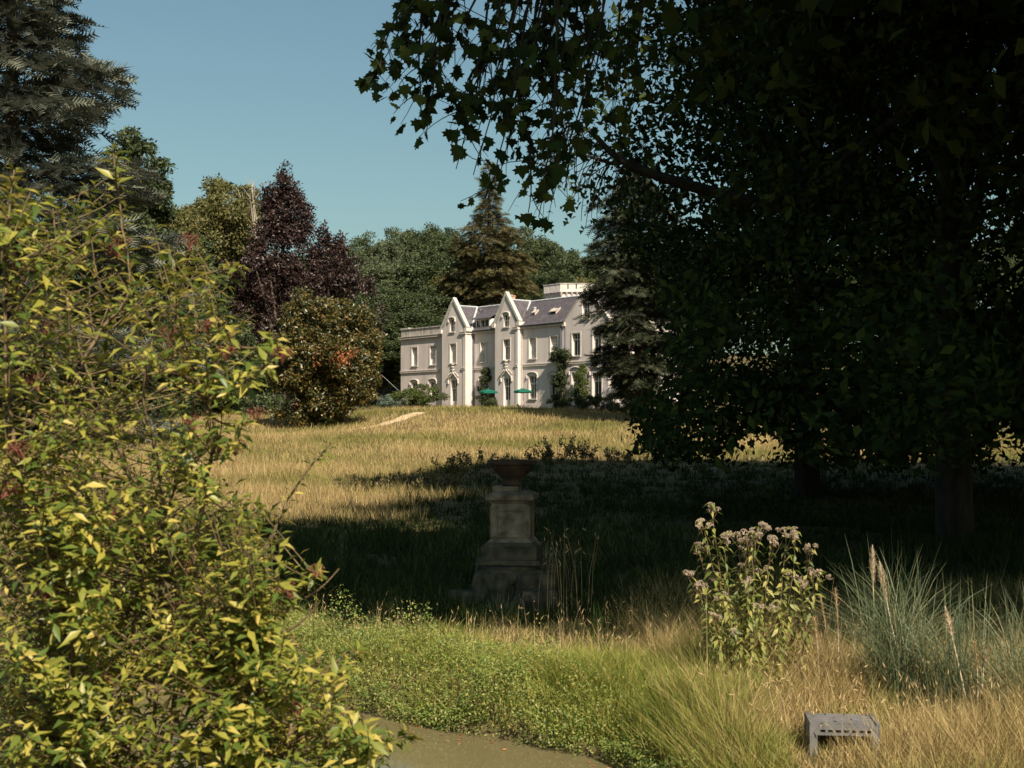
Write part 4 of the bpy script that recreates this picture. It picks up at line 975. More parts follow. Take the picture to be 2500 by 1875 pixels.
ends = [(905, 222, 13), (925, 120, 13), (985, 15, 13.2), (1010, 318, 13), (1045, 345, 13.1), (1035, 185, 13.2), (1115, 405, 13), (1120, 262, 13.3), (1165, 440, 13), (1172, 330, 13.2), (1225, 425, 13.3), (1182, 500, 13),
        (1250, 330, 13), (1292, 462, 12.7), (1325, 485, 12.7), (1305, 548, 12.6), (1345, 470, 12.8), (1275, 530, 12.6), (1380, 260, 13.4), (1405, 350, 13.5), (1365, 130, 13.5), (1320, 380, 13), (1095, 120, 13.4), (1205, 150, 13.6),
        (1290, 205, 13.5), (1150, 50, 13.3), (1060, 60, 13.5), (1240, 40, 13.6), (1330, 30, 13.6), (1430, 210, 14), (1440, 90, 14), (1010, 240, 13.3), (1085, 330, 13.2), (1150, 180, 13.2), (950, 190, 13.2), (1275, 300, 13.4),
        (1460, 300, 14.2), (1400, 30, 14), (1330, 290, 13.8), (1215, 270, 13.7), (1500, 150, 14.4), (1520, 60, 14.4), (1480, 400, 14.2), (1210, 360, 13.2), (1130, 350, 13.3), (1065, 255, 13.4), (1000, 130, 13.4), (1370, 430, 13.2)]
for px, py, D in ends:
    e = P(px, py, D); s = main[min(39, int(np.interp(-(px + r.uniform(40, 170)), [-2600, -2100, -1650, -1300, -1000], [0, 10, 20, 30, 39])))] if r.random() < .72 or px < 1150 else second[r.integers(6, 22)]
    c = curve(s, e, (r.uniform(-.1, .25), r.normal() * .15, r.uniform(-.1, .3)), 14); c = c + np.cumsum(r.normal(size=c.shape) * .018, 0) * np.linspace(0, 1, 14)[:, None]
    lines.append((c, np.linspace(.016, .0045, 14)))
    for q in range(6):
        i = r.integers(4, 13); st = c[i]; t2 = st + np.array([r.normal() * .22, r.normal() * .2, -abs(r.normal()) * .28 - .05]); c2 = curve(st, t2, r.normal(size=3) * .06, 6); lines.append((c2, np.linspace(.006, .003, 6)))
        for w in range(r.integers(1, 3)): lp.append(c2[-1 - w]); lsc.append(r.uniform(.12, .21))
    for q in range(8):
        i = int(14 * (1 - r.random() ** 1.6 * .75)) - 1; lp.append(c[max(i, 3)] + r.normal(size=3) * .05); lsc.append(r.uniform(.12, .23))
# bare fine twigs of the farther limb
nl1, np1 = len(lines), len(lp)
limb2 = poly_spline([P(1900, 510, 24), P(1690, 455, 24), P(1560, 412, 24), P(1495, 375, 24), P(1440, 320, 24), P(1385, 300, 24)], 26); lines.append((limb2, np.linspace(.13, .02, 26)))
limb3 = poly_spline([limb2[14], P(1500, 400, 24), P(1430, 380, 24), P(1360, 370, 24)], 16); lines.append((limb3, np.linspace(.05, .012, 16)))
for k in range(70):
    src = limb2 if r.random() < .7 else limb3; st = src[r.integers(6, len(src))]; t2 = st + np.array([-abs(r.normal()) * .5, r.normal() * .3, -r.uniform(.2, 1.3)]); c2 = curve(st, t2, (-.15, 0, .12), 7); lines.append((c2, np.linspace(.012, .005, 7)))
    for w in range(2): lp.append(c2[-1] + r.normal(size=3) * .12); lsc.append(r.uniform(.07, .13))
link('twigs', tubes_mesh('twigs', lines[:nl1], M['bark_dark'], 4), LIMB)
PT1 = [o for o in bpy.data.objects if o.get('label', '').startswith('plane tree whose straight')][0]
bb = link('bare_branch', tubes_mesh('bare_branch', [(c - np.array(PT1.location), q) for c, q in lines[nl1:]], M['bark_dark'], 4), PT1)
fp, fs = np.array(lp[np1:]) - np.array(PT1.location), np.array(lsc[np1:]); lp, lsc = lp[:np1], lsc[:np1]
fo = link('foliage', scatter('foliage', *PLANE_MIN, fp, frames(r.normal(size=fp.shape), np.array([[0, 0, -1.0]]) + r.normal(size=fp.shape) * .6), fs * .8, M['plane']), bb); fo['kind'] = 'stuff'
lp = np.array(lp); lsc = np.array(lsc); lp[:, 2] -= .05
ax = frames(r.normal(size=lp.shape) * np.array([.8, 1.1, .6]), np.array([[0, 0, -1.0]]) + r.normal(size=lp.shape) * .6)
leaf_objects(LIMB, 'leaf', PLANE_LEAF, M['plane'], lp, ax, lsc * .62, 300, lsc / lp[:, 1] * (project(lp)[1] > 0), 'foliage')

# ------------------------------------------------------------------ foreground shrub on the left
SIL = np.array([(-60, 430), (30, 400), (120, 450), (215, 420), (262, 345), (300, 345), (335, 420), (330, 500), (420, 560), (520, 590), (600, 640), (575, 740), (650, 775), (690, 850), (600, 880), (520, 930), (560, 980), (630, 1000),
                (560, 1070), (520, 1100), (560, 1180), (640, 1240), (690, 1300), (650, 1365), (690, 1430), (680, 1500), (760, 1560), (850, 1590), (880, 1650), (830, 1700), (920, 1750), (990, 1800), (950, 1875), (920, 1990), (-80, 1990)], float)
SHR = empty('flowering_shrub', (-1.6, 5.4, float(zg(-1.6, 5.4)))); tag(SHR, 'large yellow green shrub with red seed heads filling the left foreground', 'shrub')
SHL = -np.array(SHR.location)
r = rs(121)
STEMS = [[(60, 2300, 5.2), (110, 1350, 5.2), (150, 1080, 5.3), (250, 860, 5.4), (320, 740, 5.5), (300, 560, 5.6), (275, 365, 5.6)],
         [(300, 2300, 5.5), (330, 1500, 5.5), (420, 1200, 5.4), (470, 1000, 5.2), (540, 860, 5.1), (680, 850, 5.0)],
         [(480, 2300, 5.7), (560, 1700, 5.7), (640, 1480, 5.8), (655, 1330, 5.8), (720, 1200, 5.8), (803, 1088, 5.8)],
         [(600, 2300, 5.3), (690, 1850, 5.3), (740, 1700, 5.4), (830, 1600, 5.5), (885, 1590, 5.5)],
         [(180, 2300, 5.0), (170, 1500, 5.0), (60, 1100, 4.9), (30, 700, 4.9), (35, 415, 5.0)],
         [(350, 2300, 6.0), (430, 1500, 6.1), (300, 1150, 6.1), (200, 900, 6.0), (140, 650, 6.0), (125, 460, 6.0)],
         [(700, 2300, 5.2), (820, 1880, 5.2), (900, 1840, 5.2), (1000, 1795, 5.2)],
         [(450, 2300, 5.0), (640, 1660, 5.0), (600, 1630, 5.0), (510, 1640, 5.0)],
         [(350, 2300, 5.8), (400, 1300, 5.8), (360, 950, 5.7), (420, 700, 5.6), (590, 650, 5.5)],
         [(100, 2300, 5.6), (250, 1600, 5.6), (500, 1350, 5.5), (640, 1240, 5.4)],
         [(480, 1300, 5.3), (520, 1150, 5.3), (540, 1050, 5.2), (500, 960, 5.1), (470, 890, 5.1)],
         [(640, 2300, 5.6), (650, 1600, 5.6), (700, 1500, 5.6), (760, 1420, 5.6), (772, 1400, 5.6)]]
stems = [poly_spline([P(*q) for q in s], 40) for s in STEMS]
stems = [s + np.cumsum(r.normal(size=s.shape) * .006, 0) * np.linspace(0, 1, 40)[:, None] * np.linspace(1, 0, 40)[:, None] * 3 for s in stems]
lines = [(s, np.linspace(.015 if k < 6 else .011, .003, 40)) for k, s in enumerate(stems)]
SP = np.concatenate([s[6:] for s in stems])
def in_poly(px, py): return poly_dist(px, py, SIL) < 0
tips = []
while len(tips) < 1650:
    px, py = r.uniform(-70, 1000), r.uniform(330, 1985)
    dd = float(poly_dist(np.array([px]), np.array([py]), SIL)[0])
    if dd > -4: continue
    dens = (.22 if py < 950 else .33 if py < 1150 else .68) * (1.45 if px > 560 and py > 1200 else 1.0) * (1.0 if dd < -30 else .8)
    if 930 < py < 1130 and px > 400: dens *= .6
    if r.random() > dens: continue
    D = r.uniform(4.5, 6.6)
    tips.append(P(px, py, D))
tips += [s[-1] for s in stems]
lp, ly, lu, ls = [], [], [], []
def leafy(c, n0, tipboost=1.0):
    """opposite leaf pairs along a twig curve"""
    k = len(c); a = r.uniform(0, 6.28)
    for i in range(n0, k):
        t = nrm(c[min(i + 1, k - 1)] - c[max(i - 1, 0)]); a += math.pi / 2 + r.normal() * .25
        ref = np.array([0, 0, 1.0]) if abs(t[2]) < .9 else np.array([1.0, 0, 0]); u = nrm(np.cross(t, ref)); w = np.cross(t, u)
        f = i / (k - 1); top = i >= k - 2
        for sg in (0, math.pi):
            if r.random() < .1: continue
            d = math.cos(a + sg) * u + math.sin(a + sg) * w
            y = nrm(d * (.75 if not top else .5) + t * (.45 if not top else .85) + np.array([0, 0, .12]) + r.normal(size=3) * .18)
            lp.append(c[i] + d * .006); ly.append(y); lu.append(nrm(t * .6 + np.array([0, 0, .7]) - d * .2 + r.normal(size=3) * .35)); ls.append(r.uniform(.042, .084) * (1.0 - .25 * (f > .93)) * tipboost)
for e in tips:
    d = np.linalg.norm(SP - e, axis=1) - .38 + np.clip(SP[:, 2] - e[2] + .16, 0, .4) * 2.5 + r.random(len(SP)) * .12
    st = SP[np.argmin(np.abs(d) + np.where(d < -.3, 1, 0))]; L = np.linalg.norm(e - st)
    if L > .9: st = e + (st - e) * .9 / L; L = .9
    out = nrm(np.array([e[0] + 1.6, e[1] - 5.4, 0]) + 1e-6)
    c = curve(st, e, out * .1 * L + np.array([0, 0, -.12 * L]), max(5, int(L / .036)))
    ct = np.concatenate([c[:-1:2], c[-1:]]); lines.append((ct, np.linspace(.0038, .0018, len(ct))))
    leafy(c, max(1, int(len(c) * .25)), r.choice([.8, 1.0, 1.15]))
for s in stems:
    c = poly_spline(s[22:], 26); leafy(c, 6)
# bare twigs
for a_, b_ in (((745, 1460, 5.6), (828, 1388, 5.6)), ((500, 1000, 5.1), (560, 1035, 5.05)), ((490, 960, 5.1), (560, 975, 5.0)), ((600, 1400, 5.4), (665, 1300, 5.4)), ((250, 1480, 5.0), (330, 1390, 5.0)), ((700, 1540, 5.3), (780, 1470, 5.3))):
    lines.append((curve(P(*a_), P(*b_), (0, 0, -.03), 6), np.linspace(.006, .003, 6)))
lines = [(p + SHL, q) for p, q in lines]
link('stems', tubes_mesh('stems', lines, M['twig'], 4), SHR)
lp, ly, lu, ls = map(np.array, (lp, ly, lu, ls)); ax = frames(lu, ly)
px, py = project(lp); vis = (px > 0) & (px < 2500) & (py < 1860)
leaf_objects(SHR, 'leaf', LANCE, M['shrub'], lp + SHL, ax, ls, 300, ls / lp[:, 1] * vis * (1 + .3 * (poly_dist(px, py, SIL) > -60)), 'foliage')
# seed heads
def seed_head(parent, loc, w, seed, mat, n=80, dot=1.0):
    q = rs(seed); a = q.uniform(0, 6.28, n); rr = w * np.sqrt(q.random(n)); p = np.stack([rr * np.cos(a), rr * np.sin(a), .5 * w * (1 - (rr / w) ** 2) + q.normal(size=n) * w * .12], 1)
    V = np.array([(1, 0, 0), (-1, 0, 0), (0, 1, 0), (0, -1, 0), (0, 0, 1), (0, 0, -1)], float); T = np.array([(0, 2, 4), (2, 1, 4), (1, 3, 4), (3, 0, 4), (2, 0, 5), (1, 2, 5), (3, 1, 5), (0, 3, 5)])
    z = np.tile([[0, 0, 1.0]], (n, 1)); o = link('seed_head', scatter('seed_head', V, T, p, frames(z, np.tile([[0, 1.0, 0]], (n, 1))), q.uniform(.05, .085, n) * w * dot, mat), parent)
    stalk = [(np.array([(0, 0, -w * .9), x * .5 - (0, 0, w * .1), x]), .0025 * w / .05) for x in p[::8]]
    link('stalks', tubes_mesh('stalks', stalk, mat, 4), o); o.location = loc; o.rotation_euler = (q.normal() * .35 + .3, q.normal() * .35, q.uniform(0, 6)); return o
for k, (px, py, D, w) in enumerate(((770, 1395, 5.6, .034), (690, 865, 5.0, .036), (625, 1012, 5.1, .036), (465, 1030, 5.2, .034), (575, 1090, 5.4, .04), (535, 1090, 5.3, .034), (20, 1190, 4.9, .045), (45, 1095, 4.9, .04), (455, 1380, 5.2, .036),
                                    (115, 1440, 5.0, .045), (270, 1260, 5.2, .04), (505, 1220, 5.5, .03), (460, 590, 5.5, .04), (410, 820, 5.4, .045), (300, 590, 5.7, .035), (110, 790, 5.2, .045), (90, 930, 5.2, .045), (680, 1450, 5.6, .045), (700, 1445, 5.5, .04),
                                    (555, 1620, 5.3, .03), (440, 1485, 5.2, .04), (255, 1655, 5.0, .025), (830, 1750, 5.3, .03), (720, 1730, 5.2, .034), (500, 800, 5.2, .035), (555, 860, 5.1, .035), (280, 610, 5.4, .036), (60, 660, 5.0, .04))):
    seed_head(SHR, tuple(P(px, py, D - .12) + SHL), w * 1.25, 200 + k, M['shrub_red'])

# ------------------------------------------------------------------ hemp agrimony clump
b = np.array(gp(1845, 11.35)); AGR = empty('agrimony_plant', b); tag(AGR, 'tall leafy wildflower clump with fluffy pinkish white flower heads on the sunny bank', 'wildflower')
r = rs(131); lines, lp, ly, lu, ls = [], [], [], [], []
for k, (px, py, D) in enumerate(((1735, 1232, 11.35), (1712, 1272, 11.3), (1765, 1310, 11.2), (1702, 1330, 11.5), (1860, 1280, 11.4), (1835, 1300, 11.3), (1822, 1318, 11.5), (1915, 1292, 11.4), (1940, 1300, 11.3), (1800, 1305, 11.6), (1880, 1312, 11.2), (1972, 1335, 11.5), (1998, 1396, 11.3),
                                 (1720, 1430, 11.2), (1770, 1450, 11.1), (1790, 1540, 11.0), (1750, 1400, 11.5), (1810, 1380, 11.45), (1870, 1390, 11.5), (1925, 1400, 11.55), (1955, 1420, 11.3), (1860, 1480, 11.0), (1740, 1500, 11.1), (1900, 1470, 11.1), (1830, 1420, 11.0), (1690, 1400, 11.4))):
    e = P(px, py, D) - b; s = np.array([(px - 1845) / F * 4.5 + r.normal() * .06, (D - 11.35) * .5 + r.normal() * .05, -.05]); c = curve(s, e, (r.normal() * .05, r.normal() * .05, .05), 22); c = c + np.cumsum(r.normal(size=c.shape) * .004, 0)
    lines.append((c, np.linspace(.008, .003, 22)))
    for i in range(4, 22):
        t = nrm(c[min(i + 1, 21)] - c[i - 1]); a = i * 1.57 + r.normal() * .4; fz = i / 21
        for sg in (0, 1.57, 3.14, 4.71):
            if r.random() < .15: continue
            d = np.array([math.cos(a + sg), math.sin(a + sg), 0]); lp.append(c[i] + d * .008); ly.append(nrm(d * .85 + t * .3 - np.array([0, 0, .55 * r.random()]))); lu.append(nrm(np.array([0, 0, .8]) + d * .5 + r.normal(size=3) * .3)); ls.append(r.uniform(.085, .155) * (1.12 - .5 * fz))
    nb_ = 5 if k < 13 else 3
    for q in range(nb_):
        st = c[r.integers(17, 21)]; t2 = e + np.array([r.normal() * .055, r.normal() * .05, r.uniform(-.07, .03)]) if q else e
        lines.append((curve(st, t2, (0, 0, -.02), 5), .003))
        o = seed_head(AGR, tuple(t2), r.uniform(.026, .04), 400 + k * 7 + q, M['agri_flower'], 64, 1.6); o.name = 'flower_head'; o.data.name = 'flower_head'
link('stems', tubes_mesh('stems', lines, M['twig'], 5), AGR)
lp, ly, lu, ls = map(np.array, (lp, ly, lu, ls))
leaf_objects(AGR, 'leaf', LANCE, M['agri_leaf'], lp, frames(lu, ly), ls, 300, ls + (lp[:, 1] < .1) * .03, 'foliage')

# ------------------------------------------------------------------ grasses
DROOP = .62
def blades(base, h, lean, w, bend=.5, az=None, rng=None, segs=2):
    """curved tapering blades: base (N,3), height, lean vector (N,2), width"""
    N = len(base); az = rng.uniform(0, 6.28, N) if az is None else az
    s = np.stack([np.cos(az), np.sin(az), np.zeros(N)], 1) * (w[:, None] / 2); L = np.c_[lean, np.zeros(N)]; up = np.array([0, 0, 1.0])
    ts = np.linspace(0, 1, segs + 1); V = []
    for t in ts[:-1]:
        c = base + up * (h * (t if segs < 3 else t - DROOP * t * t * (np.linalg.norm(lean, axis=1) / np.maximum(h, .01))))[:, None] + L * (t ** (1 / max(bend, .05)))
        V += [c - s * (1 - .45 * t), c + s * (1 - .45 * t)]
    tip = base + up * (h * (1 if segs == 2 else 1) - (0 if segs < 3 else DROOP * np.linalg.norm(lean, axis=1)))[:, None] + L; V.append(tip)
    k = 2 * segs + 1; V = np.stack(V, 1); T = []
    for q in range(segs - 1): a = 2 * q; T += [(a, a + 1, a + 3), (a, a + 3, a + 2)]
    T.append((2 * segs - 2, 2 * segs - 1, 2 * segs))
    T = np.array(T)[None] + (np.arange(N) * k)[:, None, None]
    return V.reshape(-1, 3), T.reshape(-1, 3)
def vnoise(x, y, sc, seed):
    g = rs(seed).random((64, 64)); u, v = np.asarray(x) / sc, np.asarray(y) / sc; i, j = np.floor(u).astype(int), np.floor(v).astype(int); a, b = u - i, v - j
    a, b = a * a * (3 - 2 * a), b * b * (3 - 2 * b); G = lambda p, q: g[p % 64, q % 64]
    return (G(i, j) * (1 - a) + G(i + 1, j) * a) * (1 - b) + (G(i, j + 1) * (1 - a) + G(i + 1, j + 1) * a) * b
def grass(name, label, x, y, hmin, hmax, w, mat, rng, lean=.45, mask=None, segs=2, tuft=0, tr=.1, hn=.6):
    """blades; with tuft the blades stand in tufts that splay outwards"""
    if mask is not None: x, y = x[mask], y[mask]; w = np.broadcast_to(w, mask.shape)[mask]
    w = np.broadcast_to(w, x.shape)
    if tuft:
        n = len(x); c = rng.integers(0, n, n) // tuft * tuft; c = np.minimum(c, n - 1); a = rng.uniform(0, 6.28, n); q = tr * np.sqrt(rng.random(n)) * rng.uniform(.5, 1.5, n)
        x, y = x[c] + q * np.cos(a), y[c] + q * np.sin(a)
    k = (poly_dist(x, y, POND) > .1) & ~((np.abs(x - P(2068, 0, 9.3)[0]) < .33) & (np.abs(y - 9.35) < .42) & (rng.random(len(x)) > .75)); x, y, w = x[k], y[k], w[k]; N = len(x)
    h = rng.uniform(hmin, hmax, N) * np.where(rng.random(N) < .06, 1.4, 1) * (1 - hn + 2 * hn * vnoise(x, y, .7, 5) * vnoise(x, y, 2.3, 6) * 1.6)
    l = h * lean * rng.random(N) ** .7
    a = (a[k] + rng.normal(size=N) * 1.3) if tuft else rng.uniform(0, 6.28, N)
    base = np.stack([x, y, zg(x, y) - .02], 1); V, T = blades(base, h, np.stack([np.cos(a) * l, np.sin(a) * l], 1), w * rng.uniform(.6, 1.3, N), rng=rng, segs=segs)
    o = link(name, mesh_np(name, V, T, mat)); tag(o, label, 'grass', None, 'stuff'); return o
def clumped(rng, n, x, y, spread):
    i = rng.integers(0, len(x), n); return x[i] + rng.normal(size=n) * spread, y[i] + rng.normal(size=n) * spread
r = rs(141)
# meadow: sampled so that blades are evenly dense in view
def wedge(rng, n, d0, d1, px0=-150, px1=2650, power=1.0):
    u = rng.random(n); D = d0 * (d1 / d0) ** (u ** power); px = rng.uniform(px0, px1, n); return (px - CX) / F * D, D
def off_path(x, y): return np.min(np.hypot(x[:, None] - pc[None, ::3, 0], y[:, None] - pc[None, ::3, 1]), 1) > .75
def off_house(x, y):
    dx, dy = x + 12.27, y - 142; c, q = math.cos(math.radians(-50)), math.sin(math.radians(-50)); s = dx * c + dy * q; t = -dx * q + dy * c; return ~((s > -.5) & (t > -2.5))
x, y = wedge(r, 260000, 22, 130, power=.75); ds = poly_dist(x, y, SHADE)
k = (ds > -.4) & off_path(x, y) & off_house(x, y)
grass('meadow_hay', 'tall dry golden meadow grass sloping up to the mansion', x, y, .2, .46, np.clip(y * .00055, .013, .055), M['hay'], r, .75, k, 1, hn=.35)
x, y = wedge(r, 60000, 22, 112)
grass('meadow_green_grass', 'greener grass patches and streaks in the dry meadow', x, y, .16, .36, np.clip(y * .0006, .012, .05), M['meadow_green'], r, .8,
      (vnoise(x * .5, y, 7, 8) + .5 * vnoise(x, y, 2.6, 9) > .95) & off_path(x, y) & off_house(x, y), 1, hn=.3)
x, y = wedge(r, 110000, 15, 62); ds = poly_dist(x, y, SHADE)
grass('shade_toned_grass', 'dark green weeds and grass under the big plane trees, coloured dark to deepen their shadow', x, y, .12, .36, np.clip(y * .0012, .015, .05), M['undergrowth_shade_tone'], r, .9, ds < .3, 1, 9, .14)  # darker blades fill the cast shadow, where the hay is left out
# near bank: dry top, green edge
x, y = wedge(r, 165000, 8.2, 18, -400, 2700)
dp = poly_dist(x, y, POND) + .9 * (vnoise(x, y, .8, 11) - .5) + 1.0 * (vnoise(x, y, 2, 12) - .5); right = x > 1.55 + .5 * (vnoise(x, y, .6, 13) - .5)
dry = (dp > 1.5) | right
m1 = dry & (r.random(len(x)) < np.where(y > 13.5, .75, 1))
grass('dry_grass', 'short sun bleached dry grass on top of the pond bank', x, y, .05, .17, .0065, M['near_dry'], r, 1.1, m1 & ~right, 2, 7, .07)
grass('tall_dry_grass', 'tangled straw coloured grass around the grey crate', x, y, .12, .36, .0075, M['near_dry'], r, 1.1, m1 & right, 1, 5, .06, .8)
grass('green_grass', 'fresh green grass along the pond edge', x, y, .08, .24, .0075, M['near_green'], r, 1.3, (~dry & (r.random(len(x)) < .95)) | (r.random(len(x)) < .06), 2, 9, .08)
x, y = wedge(r, 45000, 8.6, 12.8, 1230, 2100)
grass('bank_grass', 'lush yellow green grass hanging over the bank between pond and wildflowers', x, y, .08, .26, .008, M['near_green'], r, 1.0, (x < 2.0), 2, 6, .06, .85)
# the same grass a little way beyond the picture edges
x, y = wedge(r, 34000, 8.2, 32, 2650, 3900)
grass('side_grass', 'dry grass at the right picture edge running on under the trees', x, y, .1, .34, .014, M['near_dry'], r, 1.0, None, 1, 6, .09)
x, y = wedge(r, 26000, 14, 70, -1300, -100)
grass('side_grass', 'dry meadow grass at the left picture edge behind the shrub', x, y, .15, .4, .022, M['hay'], r, .9, None, 1, 6, .12)
# leafy weeds on the bank face
n = 46000; t = r.random(n); i = r.choice([2, 3, 4, 5, 6, 7, 8, 9], n, p=[.1, .16, .1, .13, .16, .19, .13, .03]); A = POND[i]; B = POND[i + 1]; off0 = 0; p2 = A + (B - A) * t[:, None]; nn = np.stack([-(B - A)[:, 1], (B - A)[:, 0]], 1); nn /= np.linalg.norm(nn, axis=1)[:, None]
off = -.07 + 1.5 * r.random(n) ** 1.8; sgn = np.sign(poly_dist(*(p2 + nn * .1).T, POND)); xy = p2 + nn * (sgn * off)[:, None]
k = (xy[:, 0] < 1.35) & (r.random(n) < np.where(xy[:, 0] < -.2, 1, np.where(xy[:, 0] < .6, .7, .45))); xy = xy[k]; off = off[k]; N = len(xy)
hh = (.1 + .6 * vnoise(xy[:, 0], xy[:, 1], .3, 14) * vnoise(xy[:, 0], xy[:, 1], .9, 15) * 1.5) * r.random(N) ** .7 * np.clip(1.6 - off, .25, 1); pos = np.stack([xy[:, 0], xy[:, 1], np.maximum(zg(xy[:, 0], xy[:, 1]), WATER_Z) + hh + .015], 1)
o = link('bank_weeds', scatter('bank_weeds', *LEAF, pos, frames(r.normal(size=(N, 3)) * .6 + (0, -.5, .8), r.normal(size=(N, 3)), r), r.uniform(.014, .04, N), M['weed'])); tag(o, 'small leafed green weeds covering the pond bank', 'weeds', None, 'stuff')
# fallen leaves on the water's edge
n = 40; t = r.random(n); i = r.integers(5, 8, n); p2 = POND[i] + (POND[i + 1] - POND[i]) * t[:, None] - np.array([.12, .3]) * r.random((n, 1)); pos = np.c_[p2, np.full(n, WATER_Z + .006)]
o = link('fallen_leaves', scatter('fallen_leaves', *LEAF, pos, frames(np.tile([[0, 0, 1.0]], (n, 1)) + r.normal(size=(n, 3)) * .15, r.normal(size=(n, 3)), r), r.uniform(.03, .06, n), M['orange'])); tag(o, 'orange fallen leaves floating along the pond edge', 'leaves', None, 'stuff')
# seed stalks
def stalks(name, label, base, h, lean, seed, mat='seed', headw=.0045):
    q = rs(seed); N = len(base); Vs, Ts, bb = [], [], 0
    a = q.uniform(0, 6.28, N); L = np.stack([np.cos(a), np.sin(a)], 1) * (lean * h)[:, None]
    V, T = blades(base, h, L, np.full(N, .0045), rng=q); Vs.append(V); Ts.append(T); bb = len(V)
    tip = base + np.c_[L * .72, h * .8]; dv = nrm(np.c_[L, h * .55 + .05]); hl = q.uniform(.05, .1, N)
    dia = (np.array([(0, 0, 0), (.5, .4, 0), (0, 1, 0), (-.5, .4, 0), (0, .4, .5), (0, .4, -.5)]), np.array([(0, 1, 4), (1, 2, 4), (2, 3, 4), (3, 0, 4), (1, 0, 5), (2, 1, 5), (3, 2, 5), (0, 3, 5)]))
    x_, y_, z_ = frames(q.normal(size=(N, 3)), dv); tv = dia[0]; VV = tip[:, None] + (tv[None, :, 0:1] * x_[:, None] + tv[None, :, 2:3] * z_[:, None]) * headw * 2 + tv[None, :, 1:2] * y_[:, None] * hl[:, None, None]
    Vs.append(VV.reshape(-1, 3)); Ts.append((dia[1][None] + (np.arange(N) * 6)[:, None, None]).reshape(-1, 3) + bb)
    o = link(name, mesh_np(name, np.concatenate(Vs), np.concatenate(Ts), M[mat])); tag(o, label, 'grass', None, 'stuff'); return o
x, y = wedge(r, 330, 11.8, 15.2, 700, 2100); k = poly_dist(x, y, POND) > .5
stalks('seeding_grass', 'thin pale seed spikes standing over the dry bank', np.stack([x, y, zg(x, y)], 1)[k], r.uniform(.22, .5, k.sum()), r.uniform(0, .35, k.sum()), 151)
x, y = wedge(r, 260, 9.0, 11.5, 1600, 2600); k = poly_dist(x, y, POND) > .4
stalks('ripe_grass', 'ripe straw grass heads in the bottom right corner', np.stack([x, y, zg(x, y)], 1)[k], r.uniform(.3, .6, k.sum()), r.uniform(.1, .7, k.sum()), 152, headw=.0055)
x = r.normal(size=30) * .22 + P(1390, 0, 16)[0]; y = r.normal(size=30) * .35 + 16.2
stalks('seeding_grass', 'tall grass with ripe heads standing right of the stone pedestal', np.stack([x, y, zg(x, y)], 1), r.uniform(.8, 1.35, 30), r.uniform(.02, .2, 30), 153, headw=.008)

# pampas tufts
def pampas(label, px, D, n, hmax, R, seed, plumes):
    b = np.array(gp(px, D)); q = rs(seed); root = empty('pampas_grass', b); tag(root, label, 'ornamental grass', 'pampas tufts on the right')
    base = np.c_[q.normal(size=(n, 2)) * .12, np.full(n, -.05)]; h = q.uniform(.45, 1, n) * hmax; a = q.uniform(0, 6.28, n); l = R * q.random(n) ** .8 * (h / hmax)
    V, T = blades(base, h, np.stack([np.cos(a) * l, np.sin(a) * l], 1), np.full(n, .0065), .42, None, q, 6)
    o = link('blades', mesh_np('blades', V, T, M['pampas']), root); o['kind'] = 'stuff'
    for k, (x0, y0, x1, y1, dd) in enumerate(plumes):   # foot and tip in the picture
        s = P(x0, y0, D + dd) - b; e = P(x1, y1, D + dd) - b; c = curve(s, e, (q.normal() * .03, 0, 0), 12)
        st = link('stalk', tubes_mesh('stalk', [(c, np.linspace(.008, .004, 12))], M['plume'], 5), root)
        m = 520; t = .72 + .28 * q.random(m); p = np.stack([np.interp(t, np.linspace(0, 1, 12), c[:, i]) for i in range(3)], 1); ax_ = nrm(c[-1] - c[-3])
        wd = .024 * np.sin(np.clip((t - .70) / .3, 0, 1) * math.pi) ** .6 + .004; d = q.normal(size=(m, 3)); dv = nrm(ax_ * 1.6 + nrm(d) * .9)
        link('plume', scatter('plume', np.array([(-.05, 0, 0), (.05, 0, 0), (0, 1, 0)]), np.array([(0, 1, 2)]), p - ax_ * .02, frames(q.normal(size=(m, 3)), dv), wd * q.uniform(1.2, 2.4, m), M['plume']), st)
pampas('blue green pampas tuft with one tall pale plume, nearest to the wildflowers', 2185, 11.0, 650, 1.7, 1.25, 161, ((2215, 1690, 2147, 1370, -.1), (2140, 1640, 2130, 1330, .2)))
pampas('pampas tuft with a plume leaning beside it, right of the tallest plume', 2330, 10.6, 420, 1.35, 1.05, 162, ((2365, 1740, 2307, 1480, -.2), (2395, 1700, 2405, 1585, -.2)))
pampas('pampas tuft cut by the right picture edge', 2500, 10.2, 480, 1.4, 1.15, 163, ())
def brown_spike(label, pts, seed):
    D = pts[0][2]; b = np.array(gp(pts[0][0], D)); root = empty('dry_plume', b); tag(root, label, 'grass plume', 'dry brown grass plumes'); q = rs(seed)
    s = np.array([0, 0, 0.0]); e = P(*pts[1]) - b; c = curve(s, e, (.03, 0, 0), 12); st = link('stalk', tubes_mesh('stalk', [(c, np.linspace(.006, .003, 12))], M['plume'], 5), root)
    m = 260; t = .68 + .32 * q.random(m); p = np.stack([np.interp(t, np.linspace(0, 1, 12), c[:, i]) for i in range(3)], 1); ax_ = nrm(c[-1] - c[-3]); dv = nrm(ax_ * 1.8 + nrm(q.normal(size=(m, 3))) * .8)
    link('plume', scatter('plume', np.array([(-.06, 0, 0), (.06, 0, 0), (0, 1, 0)]), np.array([(0, 1, 2)]), p, frames(q.normal(size=(m, 3)), dv), q.uniform(.025, .05, m), M['seed']), root)
